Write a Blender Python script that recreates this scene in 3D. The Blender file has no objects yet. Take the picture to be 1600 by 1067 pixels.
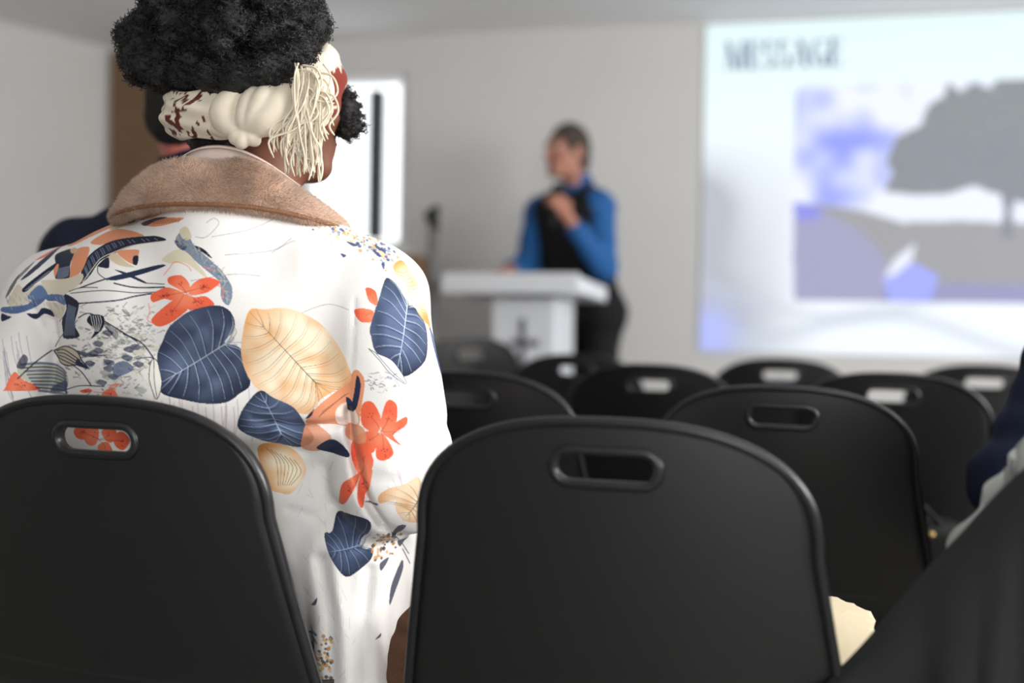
import bpy, bmesh, math, random
import numpy as np
from mathutils import Matrix, Vector

# ------------------------------------------------------------------ camera
F = 1712.0                      # focal length in pixels of the 1600 x 1067 frame
CAM_Z, PITCH, ROLL = 0.932, -0.0166, 0.018
scene = bpy.context.scene
C = scene.collection
cam = bpy.data.objects.new('camera', bpy.data.cameras.new('camera'))
C.objects.link(cam)
cam.data.sensor_width = 36.0
cam.data.lens = F / 1600.0 * 36.0
cam.data.clip_start = 0.02
cam.data.dof.use_dof = True
cam.data.dof.focus_distance = 1.57
cam.data.dof.aperture_fstop = 1.38
CM = Matrix.Translation((0, 0, CAM_Z)) @ Matrix.Rotation(math.pi / 2 + PITCH, 4, 'X') @ Matrix.Rotation(ROLL, 4, 'Z')
cam.matrix_world = CM
scene.camera = cam

# ------------------------------------------------------------------ daylight
world = bpy.data.worlds.new('daylight')
scene.world = world
world.use_nodes = True
bgn = world.node_tree.nodes['Background']
bgn.inputs[0].default_value = (0.93, 0.97, 1.0, 1)
bgn.inputs[1].default_value = 2.2

def area(name, loc, target, sx, sy, power, col=(1, 1, 1)):
    l = bpy.data.lights.new(name, 'AREA')
    l.shape = 'RECTANGLE'; l.size = sx; l.size_y = sy; l.energy = power; l.color = col
    o = bpy.data.objects.new(name, l); C.objects.link(o)
    o.location = loc
    o.rotation_euler = (Vector(target) - Vector(loc)).to_track_quat('-Z', 'Y').to_euler()
    return o
# daylight entering by the windows of the side wall and of the rear wall
DAY = (1.0, 0.985, 0.965)
area('daylight_side_window', (3.62, 1.72, 1.6), (0.6, 2.1, 1.85), 1.4, 1.25, 98, DAY)
area('daylight_side_window_rear', (3.24, 0.02, 1.6), (0.0, 0.9, 1.8), 1.4, 1.25, 90, DAY)
area('daylight_rear_door', (0.36, -2.05, 1.12), (0.36, 3.0, 1.12), 1.1, 2.0, 38, (0.97, 0.985, 1.0))

vs = scene.view_settings
scene.display_settings.display_device = 'sRGB'
vs.view_transform = 'Standard'; vs.look = 'None'; vs.exposure = 0.0; vs.gamma = 1.0
vs.use_curve_mapping = False

# ------------------------------------------------------------------ helpers
rnd = random.Random(7)
nrs = np.random.RandomState(11)

def at(px, py, Y):
    """world point seen at a pixel, at distance Y in front of the camera's place"""
    d = CM.to_3x3() @ Vector(((px - 800) / F, -(py - 533.5) / F, -1.0))
    t = Y / d.y
    return Vector((d.x * t, Y, CAM_Z + d.z * t))

def lin(c):
    return tuple((x / 255 / 12.92) if x / 255 <= 0.04045 else ((x / 255 + 0.055) / 1.055) ** 2.4 for x in c)

MATS = {}
def mat(name, rgb, rough=0.6, spec=0.5, var=0.06, scale=30.0, bump=0.0, metal=0.0, sheen=0.0, bscale=None):
    if name in MATS: return MATS[name]
    m = bpy.data.materials.new(name); m.use_nodes = True
    nt = m.node_tree; b = nt.nodes['Principled BSDF']
    tc = nt.nodes.new('ShaderNodeTexCoord')
    nz = nt.nodes.new('ShaderNodeTexNoise'); nz.inputs['Scale'].default_value = scale; nz.inputs['Detail'].default_value = 4
    nt.links.new(tc.outputs['Object'], nz.inputs['Vector'])
    mx = nt.nodes.new('ShaderNodeMix'); mx.data_type = 'RGBA'
    c = lin(rgb)
    mx.inputs['A'].default_value = tuple(max(0, x * (1 - var)) for x in c) + (1,)
    mx.inputs['B'].default_value = tuple(min(1, x * (1 + var)) for x in c) + (1,)
    nt.links.new(nz.outputs['Fac'], mx.inputs['Factor'])
    nt.links.new(mx.outputs['Result'], b.inputs['Base Color'])
    b.inputs['Roughness'].default_value = rough
    b.inputs['Specular IOR Level'].default_value = spec
    b.inputs['Metallic'].default_value = metal
    if sheen:
        b.inputs['Sheen Weight'].default_value = sheen
        b.inputs['Sheen Roughness'].default_value = 0.5
    if bump:
        n2 = nt.nodes.new('ShaderNodeTexNoise'); n2.inputs['Scale'].default_value = bscale or scale * 6
        nt.links.new(tc.outputs['Object'], n2.inputs['Vector'])
        bp = nt.nodes.new('ShaderNodeBump'); bp.inputs['Strength'].default_value = bump; bp.inputs['Distance'].default_value = 0.002
        nt.links.new(n2.outputs['Fac'], bp.inputs['Height']); nt.links.new(bp.outputs['Normal'], b.inputs['Normal'])
    MATS[name] = m
    return m

def mat_attr(name, rough=0.8, spec=0.3, sheen=0.0, bump=0.0, bscale=700.0, emit=0.0):
    if name in MATS: return MATS[name]
    m = bpy.data.materials.new(name); m.use_nodes = True
    nt = m.node_tree; b = nt.nodes['Principled BSDF']
    a = nt.nodes.new('ShaderNodeAttribute'); a.attribute_name = 'Col'
    nt.links.new(a.outputs['Color'], b.inputs['Base Color'])
    b.inputs['Roughness'].default_value = rough; b.inputs['Specular IOR Level'].default_value = spec
    if sheen: b.inputs['Sheen Weight'].default_value = sheen
    if emit:
        nt.links.remove(b.inputs['Base Color'].links[0])
        b.inputs['Base Color'].default_value = (0.12, 0.12, 0.12, 1)
        nt.links.new(a.outputs['Color'], b.inputs['Emission Color']); b.inputs['Emission Strength'].default_value = emit
    if bump:
        tc = nt.nodes.new('ShaderNodeTexCoord')
        n2 = nt.nodes.new('ShaderNodeTexNoise'); n2.inputs['Scale'].default_value = bscale
        nt.links.new(tc.outputs['Object'], n2.inputs['Vector'])
        bp = nt.nodes.new('ShaderNodeBump'); bp.inputs['Strength'].default_value = bump; bp.inputs['Distance'].default_value = 0.001
        nt.links.new(n2.outputs['Fac'], bp.inputs['Height']); nt.links.new(bp.outputs['Normal'], b.inputs['Normal'])
    MATS[name] = m
    return m

def mesh_np(name, verts, faces, smooth=True):
    """mesh from numpy verts and a list/array of faces"""
    me = bpy.data.meshes.new(name)
    verts = np.asarray(verts, dtype=np.float32)
    if isinstance(faces, np.ndarray):
        nf, k = faces.shape
        me.vertices.add(len(verts)); me.vertices.foreach_set('co', verts.ravel())
        me.loops.add(nf * k); me.loops.foreach_set('vertex_index', faces.astype(np.int32).ravel())
        me.polygons.add(nf); me.polygons.foreach_set('loop_start', np.arange(0, nf * k, k, dtype=np.int32))
        me.update(calc_edges=True)
    else:
        me.from_pydata([tuple(map(float, v)) for v in verts], [], faces)
    if smooth:
        me.polygons.foreach_set('use_smooth', np.ones(len(me.polygons), dtype=bool))
    me.update()
    return me

def link(name, me, m, parent=None):
    o = bpy.data.objects.new(name, me); C.objects.link(o)
    if m is not None:
        me.materials.clear(); me.materials.append(m)
    if parent is not None:
        o.parent = parent
        # parts are written in world coordinates: keep them there
        o.matrix_parent_inverse = WORLD.get(parent.name, Matrix.Identity(4)).inverted()
    return o
WORLD = {}

def colour(me, cols):
    a = me.color_attributes.new('Col', 'FLOAT_COLOR', 'POINT')
    c = np.ones((len(me.vertices), 4), dtype=np.float32); c[:, :3] = cols
    a.data.foreach_set('color', c.ravel())

def tag(o, label, cat, group=None, kind=None):
    o['label'] = label; o['category'] = cat
    if group: o['group'] = group
    if kind: o['kind'] = kind
    return o

def struct(o):
    o['kind'] = 'structure'; return o

def thing(name, loc, label, cat, rz=0.0, group=None):
    o = bpy.data.objects.new(name, None); C.objects.link(o)
    o.empty_display_size = 0.1
    o.location = loc; o.rotation_euler = (0, 0, rz)
    WORLD[o.name] = Matrix.Translation(loc) @ Matrix.Rotation(rz, 4, 'Z')
    return tag(o, label, cat, group)

class MB:
    """collects boxes, tubes and lofts into one mesh"""
    def __init__(s): s.v = []; s.f = []
    def add(s, vs, fs):
        n = len(s.v); s.v += [tuple(v) for v in vs]; s.f += [tuple(n + i for i in f) for f in fs]; return s
    def box(s, lo, hi, M=None, bev=0.0):
        x0, y0, z0 = lo; x1, y1, z1 = hi
        if bev <= 0:
            P = [Vector(p) for p in ((x0,y0,z0),(x1,y0,z0),(x1,y1,z0),(x0,y1,z0),(x0,y0,z1),(x1,y0,z1),(x1,y1,z1),(x0,y1,z1))]
            Fc = [(0,3,2,1),(4,5,6,7),(0,1,5,4),(1,2,6,5),(2,3,7,6),(3,0,4,7)]
        else:
            bm = bmesh.new(); bmesh.ops.create_cube(bm, size=1)
            for v in bm.verts: v.co = Vector(((x0+x1)/2 + v.co.x*(x1-x0), (y0+y1)/2 + v.co.y*(y1-y0), (z0+z1)/2 + v.co.z*(z1-z0)))
            bmesh.ops.bevel(bm, geom=bm.edges[:], offset=bev, segments=2, affect='EDGES', profile=0.6)
            bm.verts.index_update()
            P = [v.co.copy() for v in bm.verts]; Fc = [tuple(v.index for v in f.verts) for f in bm.faces]; bm.free()
        if M is not None: P = [M @ p for p in P]
        return s.add(P, Fc)
    def tube(s, pts, r, n=10, closed=False, cap=True):
        pts = [Vector(p) for p in pts]; N = len(pts)
        rs = r if isinstance(r, (list, tuple)) else [r] * N
        up = None; V = []
        for i in range(N):
            a = pts[(i - 1) % N] if (closed or i > 0) else pts[i]
            b = pts[(i + 1) % N] if (closed or i < N - 1) else pts[i]
            t = (b - a).normalized()
            if up is None:
                up = Vector((0, 0, 1)) if abs(t.z) < 0.9 else Vector((1, 0, 0))
            side = t.cross(up).normalized(); up = side.cross(t).normalized()
            for k in range(n):
                q = 2 * math.pi * k / n
                V.append(pts[i] + (side * math.cos(q) + up * math.sin(q)) * rs[i])
        Fc = []
        for i in range(N if closed else N - 1):
            j = (i + 1) % N
            for k in range(n):
                l = (k + 1) % n
                Fc.append((i*n+k, i*n+l, j*n+l, j*n+k))
        if cap and not closed:
            Fc.append(tuple(range(n - 1, -1, -1))); Fc.append(tuple((N - 1) * n + k for k in range(n)))
        return s.add(V, Fc)
    def grid(s, P, wrap_u=False):
        nu, nv = len(P), len(P[0]); V = [p for row in P for p in row]; Fc = []
        for i in range(nu if wrap_u else nu - 1):
            for j in range(nv - 1):
                a = (i + 1) % nu
                Fc.append((i*nv+j, a*nv+j, a*nv+j+1, i*nv+j+1))
        return s.add(V, Fc)
    def build(s, name, m, parent=None, smooth=False):
        me = bpy.data.meshes.new(name); me.from_pydata([tuple(v) for v in s.v], [], s.f)
        bm = bmesh.new(); bm.from_mesh(me); bmesh.ops.recalc_face_normals(bm, faces=bm.faces[:]); bm.to_mesh(me); bm.free()
        if smooth:
            me.polygons.foreach_set('use_smooth', np.ones(len(me.polygons), dtype=bool))
        return link(name, me, m, parent)

# ---- smooth solids from a distance field (surface nets): continuous bodies and cloth
class SDF:
    def __init__(s, lo, hi, h):
        s.lo = np.array(lo, np.float32); s.h = h
        s.n = np.ceil((np.array(hi) - s.lo) / h).astype(int) + 1
        s.F = np.full(s.n, 0.5, np.float32)
    def sub(s, lo, hi):
        i0 = np.clip(np.floor((np.array(lo) - s.lo) / s.h).astype(int), 0, s.n - 1)
        i1 = np.clip(np.ceil((np.array(hi) - s.lo) / s.h).astype(int) + 1, 1, s.n)
        i1 = np.maximum(i1, i0 + 1)
        sl = tuple(slice(a, b) for a, b in zip(i0, i1))
        ax = [s.lo[k] + s.h * np.arange(i0[k], i1[k], dtype=np.float32) for k in range(3)]
        return sl, ax[0][:, None, None], ax[1][None, :, None], ax[2][None, None, :]
    def put(s, sl, d, k, op):
        A = s.F[sl]
        if op == 'u':
            h = np.clip(0.5 + 0.5 * (A - d) / k, 0, 1); s.F[sl] = A + (d - A) * h - k * h * (1 - h)
        else:
            d = -d; h = np.clip(0.5 - 0.5 * (A - d) / k, 0, 1); s.F[sl] = A + (d - A) * h + k * h * (1 - h)
    def cone(s, a, b, ra, rb, k=0.02, op='u'):
        a = np.array(a, np.float32); b = np.array(b, np.float32); m = max(ra, rb) + 2 * k + 3 * s.h
        sl, X, Y, Z = s.sub(np.minimum(a, b) - m, np.maximum(a, b) + m)
        ab = b - a; L = float(ab @ ab) + 1e-9
        t = np.clip(((X - a[0]) * ab[0] + (Y - a[1]) * ab[1] + (Z - a[2]) * ab[2]) / L, 0, 1)
        d = np.sqrt((X - a[0] - t * ab[0]) ** 2 + (Y - a[1] - t * ab[1]) ** 2 + (Z - a[2] - t * ab[2]) ** 2) - (ra + (rb - ra) * t)
        s.put(sl, d, k, op); return s
    def ell(s, c, r, R=None, k=0.02, op='u'):
        c = np.array(c, np.float32); r = np.array(r, np.float32); m = float(r.max()) + 2 * k + 3 * s.h
        sl, X, Y, Z = s.sub(c - m, c + m)
        x, y, z = X - c[0], Y - c[1], Z - c[2]
        if R is not None:
            R = np.array(R, np.float32)          # columns: local axes in world
            x, y, z = (x * R[0, i] + y * R[1, i] + z * R[2, i] for i in range(3))
        k0 = np.sqrt((x / r[0]) ** 2 + (y / r[1]) ** 2 + (z / r[2]) ** 2)
        k1 = np.sqrt((x / r[0] ** 2) ** 2 + (y / r[1] ** 2) ** 2 + (z / r[2] ** 2) ** 2) + 1e-6
        s.put(sl, k0 * (k0 - 1) / k1, k, op); return s
    def halfspace(s, p, n):
        """remove everything on the n side of p"""
        sl, X, Y, Z = s.sub(s.lo, s.lo + s.h * s.n)
        d = (X - p[0]) * n[0] + (Y - p[1]) * n[1] + (Z - p[2]) * n[2]
        s.F = np.maximum(s.F, d.astype(np.float32)); return s
    def disp(s, fn):
        sl, X, Y, Z = s.sub(s.lo, s.lo + s.h * s.n)
        s.F = (s.F + fn(X, Y, Z)).astype(np.float32); return s
    def mesh(s):
        Fd = s.F; Fd[0] = Fd[-1] = 0.1; Fd[:, 0] = Fd[:, -1] = 0.1; Fd[:, :, 0] = Fd[:, :, -1] = 0.1
        S = Fd < 0
        c = np.zeros(tuple(s.n - 1), np.int8)
        offs = [(i, j, k) for i in (0, 1) for j in (0, 1) for k in (0, 1)]
        n = s.n
        for (i, j, k) in offs: c += S[i:n[0]-1+i, j:n[1]-1+j, k:n[2]-1+k]
        act = (c > 0) & (c < 8)
        idx = np.argwhere(act)
        ids = np.full(act.shape, -1, np.int32); ids[act] = np.arange(len(idx))
        P = np.zeros((len(idx), 3), np.float32); W = np.zeros(len(idx), np.float32)
        corner = {o: Fd[idx[:, 0] + o[0], idx[:, 1] + o[1], idx[:, 2] + o[2]] for o in offs}
        for o in offs:
            for ax in range(3):
                if o[ax] == 0:
                    q = list(o); q[ax] = 1; q = tuple(q)
                    a, b = corner[o], corner[q]; m = (a < 0) != (b < 0)
                    t = np.where(m, a / np.where(m, a - b, 1), 0)
                    p = np.array(o, np.float32)[None].repeat(len(idx), 0); p[:, ax] = t
                    P[m] += p[m]; W += m
        V = s.lo + s.h * (idx + P / W[:, None])
        Q = []
        for ax in range(3):
            sl0 = [slice(1, -1)] * 3; sl1 = [slice(1, -1)] * 3
            sl0[ax] = slice(0, -1); sl1[ax] = slice(1, None)
            A, B = S[tuple(sl0)], S[tuple(sl1)]
            e = np.argwhere(A != B)
            inside = A[e[:, 0], e[:, 1], e[:, 2]]
            g = e + 1; g[:, ax] -= 1
            u, v = [(1, 2), (2, 0), (0, 1)][ax]
            def cell(du, dv):
                h = g.copy(); h[:, u] -= du; h[:, v] -= dv
                return ids[h[:, 0], h[:, 1], h[:, 2]]
            q = np.stack([cell(1, 1), cell(0, 1), cell(0, 0), cell(1, 0)], 1)
            q[~inside] = q[~inside][:, ::-1]
            Q.append(q)
        Q = np.concatenate(Q)
        Q = Q[(Q >= 0).all(1)]
        V = smooth_np(V, Q, 2)
        return V, Q

def smooth_np(V, Q, it=1, lam=0.5):
    for _ in range(it):
        A = np.zeros_like(V); n = np.zeros(len(V), np.float32)
        for a, b in ((0, 1), (1, 2), (2, 3), (3, 0)):
            for i in range(3):
                A[:, i] += np.bincount(Q[:, a], V[Q[:, b], i], len(V)) + np.bincount(Q[:, b], V[Q[:, a], i], len(V))
            n += np.bincount(Q[:, a], minlength=len(V)) + np.bincount(Q[:, b], minlength=len(V))
        V = V + lam * (A / np.maximum(n, 1)[:, None] - V)
    return V.astype(np.float32)

def normals_np(V, Q):
    fn = np.cross(V[Q[:, 2]] - V[Q[:, 0]], V[Q[:, 3]] - V[Q[:, 1]])
    N = np.zeros_like(V)
    for k in range(4):
        for i in range(3): N[:, i] += np.bincount(Q[:, k], fn[:, i], len(V))
    return N / (np.linalg.norm(N, axis=1, keepdims=True) + 1e-9), fn

def subdivide_np(V, Q):
    """split every quad in four; new points pulled onto the smooth surface"""
    E = np.concatenate([Q[:, [0, 1]], Q[:, [1, 2]], Q[:, [2, 3]], Q[:, [3, 0]]])
    E.sort(axis=1)
    key = E[:, 0].astype(np.int64) * len(V) + E[:, 1]
    uk, inv = np.unique(key, return_inverse=True)
    e0, e1 = (uk // len(V)).astype(np.int64), (uk % len(V)).astype(np.int64)
    EV = 0.5 * (V[e0] + V[e1]); FV = V[Q].mean(1)
    n, ne, nq = len(V), len(uk), len(Q)
    inv = inv.reshape(4, nq) + n; f = np.arange(nq) + n + ne
    NQ = np.concatenate([np.stack([Q[:, 0], inv[0], f, inv[3]], 1), np.stack([inv[0], Q[:, 1], inv[1], f], 1),
                         np.stack([f, inv[1], Q[:, 2], inv[2]], 1), np.stack([inv[3], f, inv[2], Q[:, 3]], 1)])
    NV = np.concatenate([V, EV, FV]).astype(np.float32)
    return smooth_np(NV, NQ, 1, 0.35), NQ

def cr(pts, n=8, closed=True):
    """Catmull-Rom through 2-D or 3-D points"""
    P = np.array(pts, float); N = len(P); out = []
    for i in range(N if closed else N - 1):
        p0 = P[(i - 1) % N] if closed or i > 0 else P[i]; p1 = P[i]; p2 = P[(i + 1) % N]
        p3 = P[(i + 2) % N] if closed or i + 2 < N else p2
        for k in range(n):
            t = k / n
            out.append(0.5 * ((2 * p1) + (-p0 + p2) * t + (2*p0 - 5*p1 + 4*p2 - p3) * t*t + (-p0 + 3*p1 - 3*p2 + p3) * t**3))
    if not closed: out.append(P[-1])
    return np.array(out)

class Canvas:
    """a flat print, drawn as shapes; its colours are read at mesh points"""
    def __init__(s, x0, y0, x1, y1, sc, bg):
        s.x0, s.y0, s.sc = x0, y0, sc
        s.w, s.h = int((x1 - x0) * sc), int((y1 - y0) * sc)
        s.img = np.empty((s.h, s.w, 3), np.float32); s.img[:] = lin(bg)
        s.noise = None
    def P(s, pts):
        p = np.array(pts, float); return (p - (s.x0, s.y0)) * s.sc
    def box(s, p, m=0):
        a = np.floor(p.min(0) - m).astype(int); b = np.ceil(p.max(0) + m).astype(int) + 1
        a = np.maximum(a, 0); b = np.minimum(b, (s.w, s.h))
        return None if (b <= a).any() else (a, b)
    def mask(s, p):
        bx = s.box(p)
        if bx is None: return None
        a, b = bx
        X, Y = np.meshgrid(np.arange(a[0], b[0]) + 0.5, np.arange(a[1], b[1]) + 0.5)
        ins = np.zeros(X.shape, bool)
        q = np.roll(p, -1, 0)
        for (x0, y0), (x1, y1) in zip(p, q):
            if y0 == y1: continue
            ins ^= ((y0 > Y) != (y1 > Y)) & (X < (x1 - x0) * (Y - y0) / (y1 - y0) + x0)
        return a, b, X, Y, ins
    def fill(s, pts, c, alpha=1.0, smooth=True, fn=None, n=6):
        p = s.P(cr(pts, n) if smooth else pts)
        r = s.mask(p)
        if r is None: return
        a, b, X, Y, ins = r
        V = s.img[a[1]:b[1], a[0]:b[0]]
        col = np.array(lin(c), np.float32) if fn is None else fn(X / s.sc + s.x0, Y / s.sc + s.y0).astype(np.float32)
        al = (ins * alpha)[..., None]
        V[:] = V * (1 - al) + col * al
    def stroke(s, pts, c, w=1.2, alpha=1.0, smooth=True, taper=False, n=6):
        p = cr(pts, n, closed=False) if smooth and len(pts) > 2 else np.array(pts, float)
        p = s.P(p); W = w * s.sc / 2; N = len(p) - 1
        col = np.array(lin(c), np.float32)
        bx = s.box(p, W + 1)
        if bx is None: return
        a, b = bx
        X, Y = np.meshgrid(np.arange(a[0], b[0]) + 0.5, np.arange(a[1], b[1]) + 0.5)
        cov = np.zeros(X.shape, np.float32)
        for i in range(N):
            d = p[i + 1] - p[i]; L = d @ d + 1e-9
            t = np.clip(((X - p[i][0]) * d[0] + (Y - p[i][1]) * d[1]) / L, 0, 1)
            dist = np.hypot(X - p[i][0] - t * d[0], Y - p[i][1] - t * d[1])
            ww = W * (1 - 0.8 * (i + t) / N) if taper else W
            cov = np.maximum(cov, np.clip(ww + 0.5 - dist, 0, 1))
        V = s.img[a[1]:b[1], a[0]:b[0]]; al = (cov * alpha)[..., None]
        V[:] = V * (1 - al) + col * al
    def sample(s, x, y):
        u = np.clip((x - s.x0) * s.sc - 0.5, 0, s.w - 1.001); v = np.clip((y - s.y0) * s.sc - 0.5, 0, s.h - 1.001)
        i, j = u.astype(int), v.astype(int); fu, fv = (u - i)[:, None], (v - j)[:, None]
        I = s.img
        return (I[j, i] * (1-fu) + I[j, i+1] * fu) * (1-fv) + (I[j+1, i] * (1-fu) + I[j+1, i+1] * fu) * fv

NOISE = {}
def vnoise(x, y, sc, seed=0):
    """smooth value noise in 0..1"""
    r = NOISE.setdefault(seed, np.random.RandomState(seed).rand(64, 64)) if seed not in NOISE else NOISE[seed]
    x, y = np.asarray(x) * sc + 100, np.asarray(y) * sc + 100
    i, j = np.floor(x).astype(int), np.floor(y).astype(int); u, v = x - i, y - j
    u, v = u*u*(3-2*u), v*v*(3-2*v)
    g = lambda a, b: r[a % 64, b % 64]
    return (g(i,j)*(1-u) + g(i+1,j)*u)*(1-v) + (g(i,j+1)*(1-u) + g(i+1,j+1)*u)*v
# ================================================================== the room
WA = math.radians(13.0)
WD = Vector((math.cos(WA), -math.sin(WA), 0))        # along the screen wall
WN = Vector((-math.sin(WA), -math.cos(WA), 0))       # out of the screen wall, into the room
WP = Vector((0.30, 5.70, 0))
CEIL = 2.47
def wall_pt(u, z, off=0.0): return WP + WD * u + WN * off + Vector((0, 0, z))
def wall_uv(px, py):
    """where the ray through a pixel meets the screen wall: (along, height)"""
    d = CM.to_3x3() @ Vector(((px - 800) / F, -(py - 533.5) / F, -1.0))
    o = Vector((0, 0, CAM_Z)); t = (WP - o).dot(WN) / d.dot(WN); p = o + d * t
    return (p - WP).dot(WD), p.z
WM = Matrix(((WD.x, -WN.x, 0, WP.x), (WD.y, -WN.y, 0, WP.y), (0, 0, 1, 0), (0, 0, 0, 1)))   # wall space: x along, y into the wall, z up

m_wall = mat('painted_plaster', (212, 210, 208), 0.85, 0.25, 0.03, 3.0, 0.15, bscale=120)
m_ceil = mat('ceiling_paint', (244, 245, 246), 0.9, 0.2, 0.02, 3.0, 0.1, bscale=100)
m_floor = mat('grey_vinyl', (128, 124, 118), 0.55, 0.4, 0.12, 6.0, 0.1)
m_white = mat('white_lacquer', (222, 224, 228), 0.35, 0.5, 0.02, 8.0)
m_frame = mat('white_window_frame', (235, 236, 236), 0.4, 0.5, 0.02, 8.0)
m_dark = mat('dark_bar', (16, 18, 17), 0.5, 0.4, 0.1, 20.0)
m_wood = mat('oak_slat', (130, 103, 78), 0.6, 0.3, 0.22, 14.0, 0.1)
m_glass = bpy.data.materials.new('window_glass'); m_glass.use_nodes = True
_nt = m_glass.node_tree; _nt.nodes.remove(_nt.nodes['Principled BSDF'])
_t = _nt.nodes.new('ShaderNodeBsdfTransparent'); _g = _nt.nodes.new('ShaderNodeBsdfGlossy'); _x = _nt.nodes.new('ShaderNodeMixShader')
_g.inputs['Roughness'].default_value = 0.03; _x.inputs[0].default_value = 0.05
_nt.links.new(_t.outputs[0], _x.inputs[1]); _nt.links.new(_g.outputs[0], _x.inputs[2])
_nt.links.new(_x.outputs[0], _nt.nodes['Material Output'].inputs['Surface'])

def holed_wall(name, M, u0, u1, z1, holes, thick=0.16):
    """wall in its own space (x along, y into the wall) with rectangular openings"""
    mb = MB(); us = sorted({u0, u1} | {h[0] for h in holes} | {h[1] for h in holes})
    zs = sorted({0, z1} | {h[2] for h in holes} | {h[3] for h in holes})
    for a, b in zip(us[:-1], us[1:]):
        for c, d in zip(zs[:-1], zs[1:]):
            if any(h[0] <= a and b <= h[1] and h[2] <= c and d <= h[3] for h in holes): continue
            mb.box((a, 0, c), (b, thick, d), M)
    o = mb.build(name, m_wall)
    bm = bmesh.new(); bm.from_mesh(o.data); bmesh.ops.remove_doubles(bm, verts=bm.verts[:], dist=1e-5)
    # drop the inner faces between touching blocks
    seen = {}
    for f in bm.faces: seen.setdefault(tuple(sorted(v.index for v in f.verts)), []).append(f)
    bmesh.ops.delete(bm, geom=[f for v in seen.values() if len(v) > 1 for f in v], context='FACES_ONLY')
    bm.to_mesh(o.data); bm.free()
    return struct(o)

def window(name, M, u0, u1, z0, z1, bars, barm, fr=0.05):
    w = bpy.data.objects.new(name, None); C.objects.link(w); struct(w)
    mb = MB()
    mb.box((u0, 0.02, z0), (u0 + fr, 0.10, z1), M).box((u1 - fr, 0.02, z0), (u1, 0.10, z1), M)
    mb.box((u0 + fr, 0.02, z0), (u1 - fr, 0.10, z0 + fr), M).box((u0 + fr, 0.02, z1 - fr), (u1 - fr, 0.10, z1), M)
    mb.build('window_frame', m_frame, w)
    for (a, b, c, d) in bars:
        MB().box((a, 0.0, c), (b, 0.09, d), M).build('mullion', barm, w)
    MB().box((u0 + fr, 0.055, z0 + fr), (u1 - fr, 0.063, z1 - fr), M).build('pane', m_glass, w)
    MB().box((u0 - 0.03, -0.05, z0 - 0.03), (u1 + 0.03, 0.02, z0), M, 0.006).build('window_sill', m_frame, w)
    return w

uL = wall_uv(168, 200)[0]
wu0, wu1 = wall_uv(470, 200)[0], wall_uv(636, 200)[0]
wz1, wz0 = wall_uv(600, 113)[1], wall_uv(600, 390)[1]
UR = 4.25
holed_wall('wall_back', WM, uL, UR, CEIL, [(wu0, wu1, wz0, wz1)])
bu = wall_uv(584, 250)[0]
window('window_1', WM, wu0, wu1, wz0, wz1, [(bu - 0.031, bu + 0.031, wz0 + 0.06, wz1 - 0.09)], m_dark, 0.045)

# side wall by the daylight windows, rear wall, angled wall at the far corner
def seg_matrix(p, q):
    """wall space for a wall seen from inside the room, running from p (its left end) to q"""
    d = (q - p); d.z = 0; d.normalize(); n = Vector((-d.y, d.x, 0))      # into the wall
    return Matrix(((d.x, n.x, 0, p.x), (d.y, n.y, 0, p.y), (0, 0, 1, 0), (0, 0, 0, 1))), (q - p).length
cornR = wall_pt(UR, 0); rearR = cornR + WN * 7.4
cornL = wall_pt(uL, 0)
p_at0 = at(0, 32, 5.78); kink = cornL + (Vector((p_at0.x, p_at0.y, 0)) - cornL).normalized() * 1.9
rearL = kink + WN * 6.4
rearL = Vector((rearL.x, rearL.y, 0))
M_r, L_r = seg_matrix(cornR, rearR)
def r_u(Y): return (cornR.y - Y) / -WN.y
rw = []
for Yc in (3.4, 1.75, 0.05):
    u = r_u(Yc); rw.append((u - 0.72, u + 0.72, 0.95, 2.25))
holed_wall('wall_right', M_r, 0, L_r, CEIL, rw)
for i, h in enumerate(rw):
    window('window_%d' % (i + 2), M_r, *h, [((h[0] + h[1]) / 2 - 0.02, (h[0] + h[1]) / 2 + 0.02, h[2] + 0.05, h[3] - 0.05)], m_frame)
M_b, L_b = seg_matrix(rearR, rearL)
ub = L_b * 0.322
holed_wall('wall_rear', M_b, 0, L_b, CEIL, [(ub - 0.6, ub + 0.6, 0.06, 2.2)])
window('window_5', M_b, ub - 0.6, ub + 0.6, 0.06, 2.2, [(ub - 0.02, ub + 0.02, 0.11, 2.15)], m_frame)
M_l, L_l = seg_matrix(kink, cornL); holed_wall('wall_left', M_l, 0, L_l, CEIL, [])
M_l2, L_l2 = seg_matrix(rearL, kink); holed_wall('wall_left_front', M_l2, 0, L_l2, CEIL, [])
poly = [cornL, cornR, rearR, rearL, kink]
def slab(name, z0, z1, m):
    cen = sum(poly, Vector()) / 5
    P = [cen + (p - cen) * 1.04 for p in poly]
    mb = MB(); mb.add([(p.x, p.y, z0) for p in P] + [(p.x, p.y, z1) for p in P],
                      [(0, 1, 2, 3, 4), (9, 8, 7, 6, 5)] + [(i, i + 5, (i + 1) % 5 + 5, (i + 1) % 5) for i in range(5)])
    return struct(mb.build(name, m))
slab('floor', -0.1, 0.0, m_floor); slab('ceiling', CEIL, CEIL + 0.1, m_ceil)
MB().box((uL, -0.014, 0), (UR, 0, 0.08), WM).build('baseboard_back', m_frame)['kind'] = 'structure'

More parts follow.
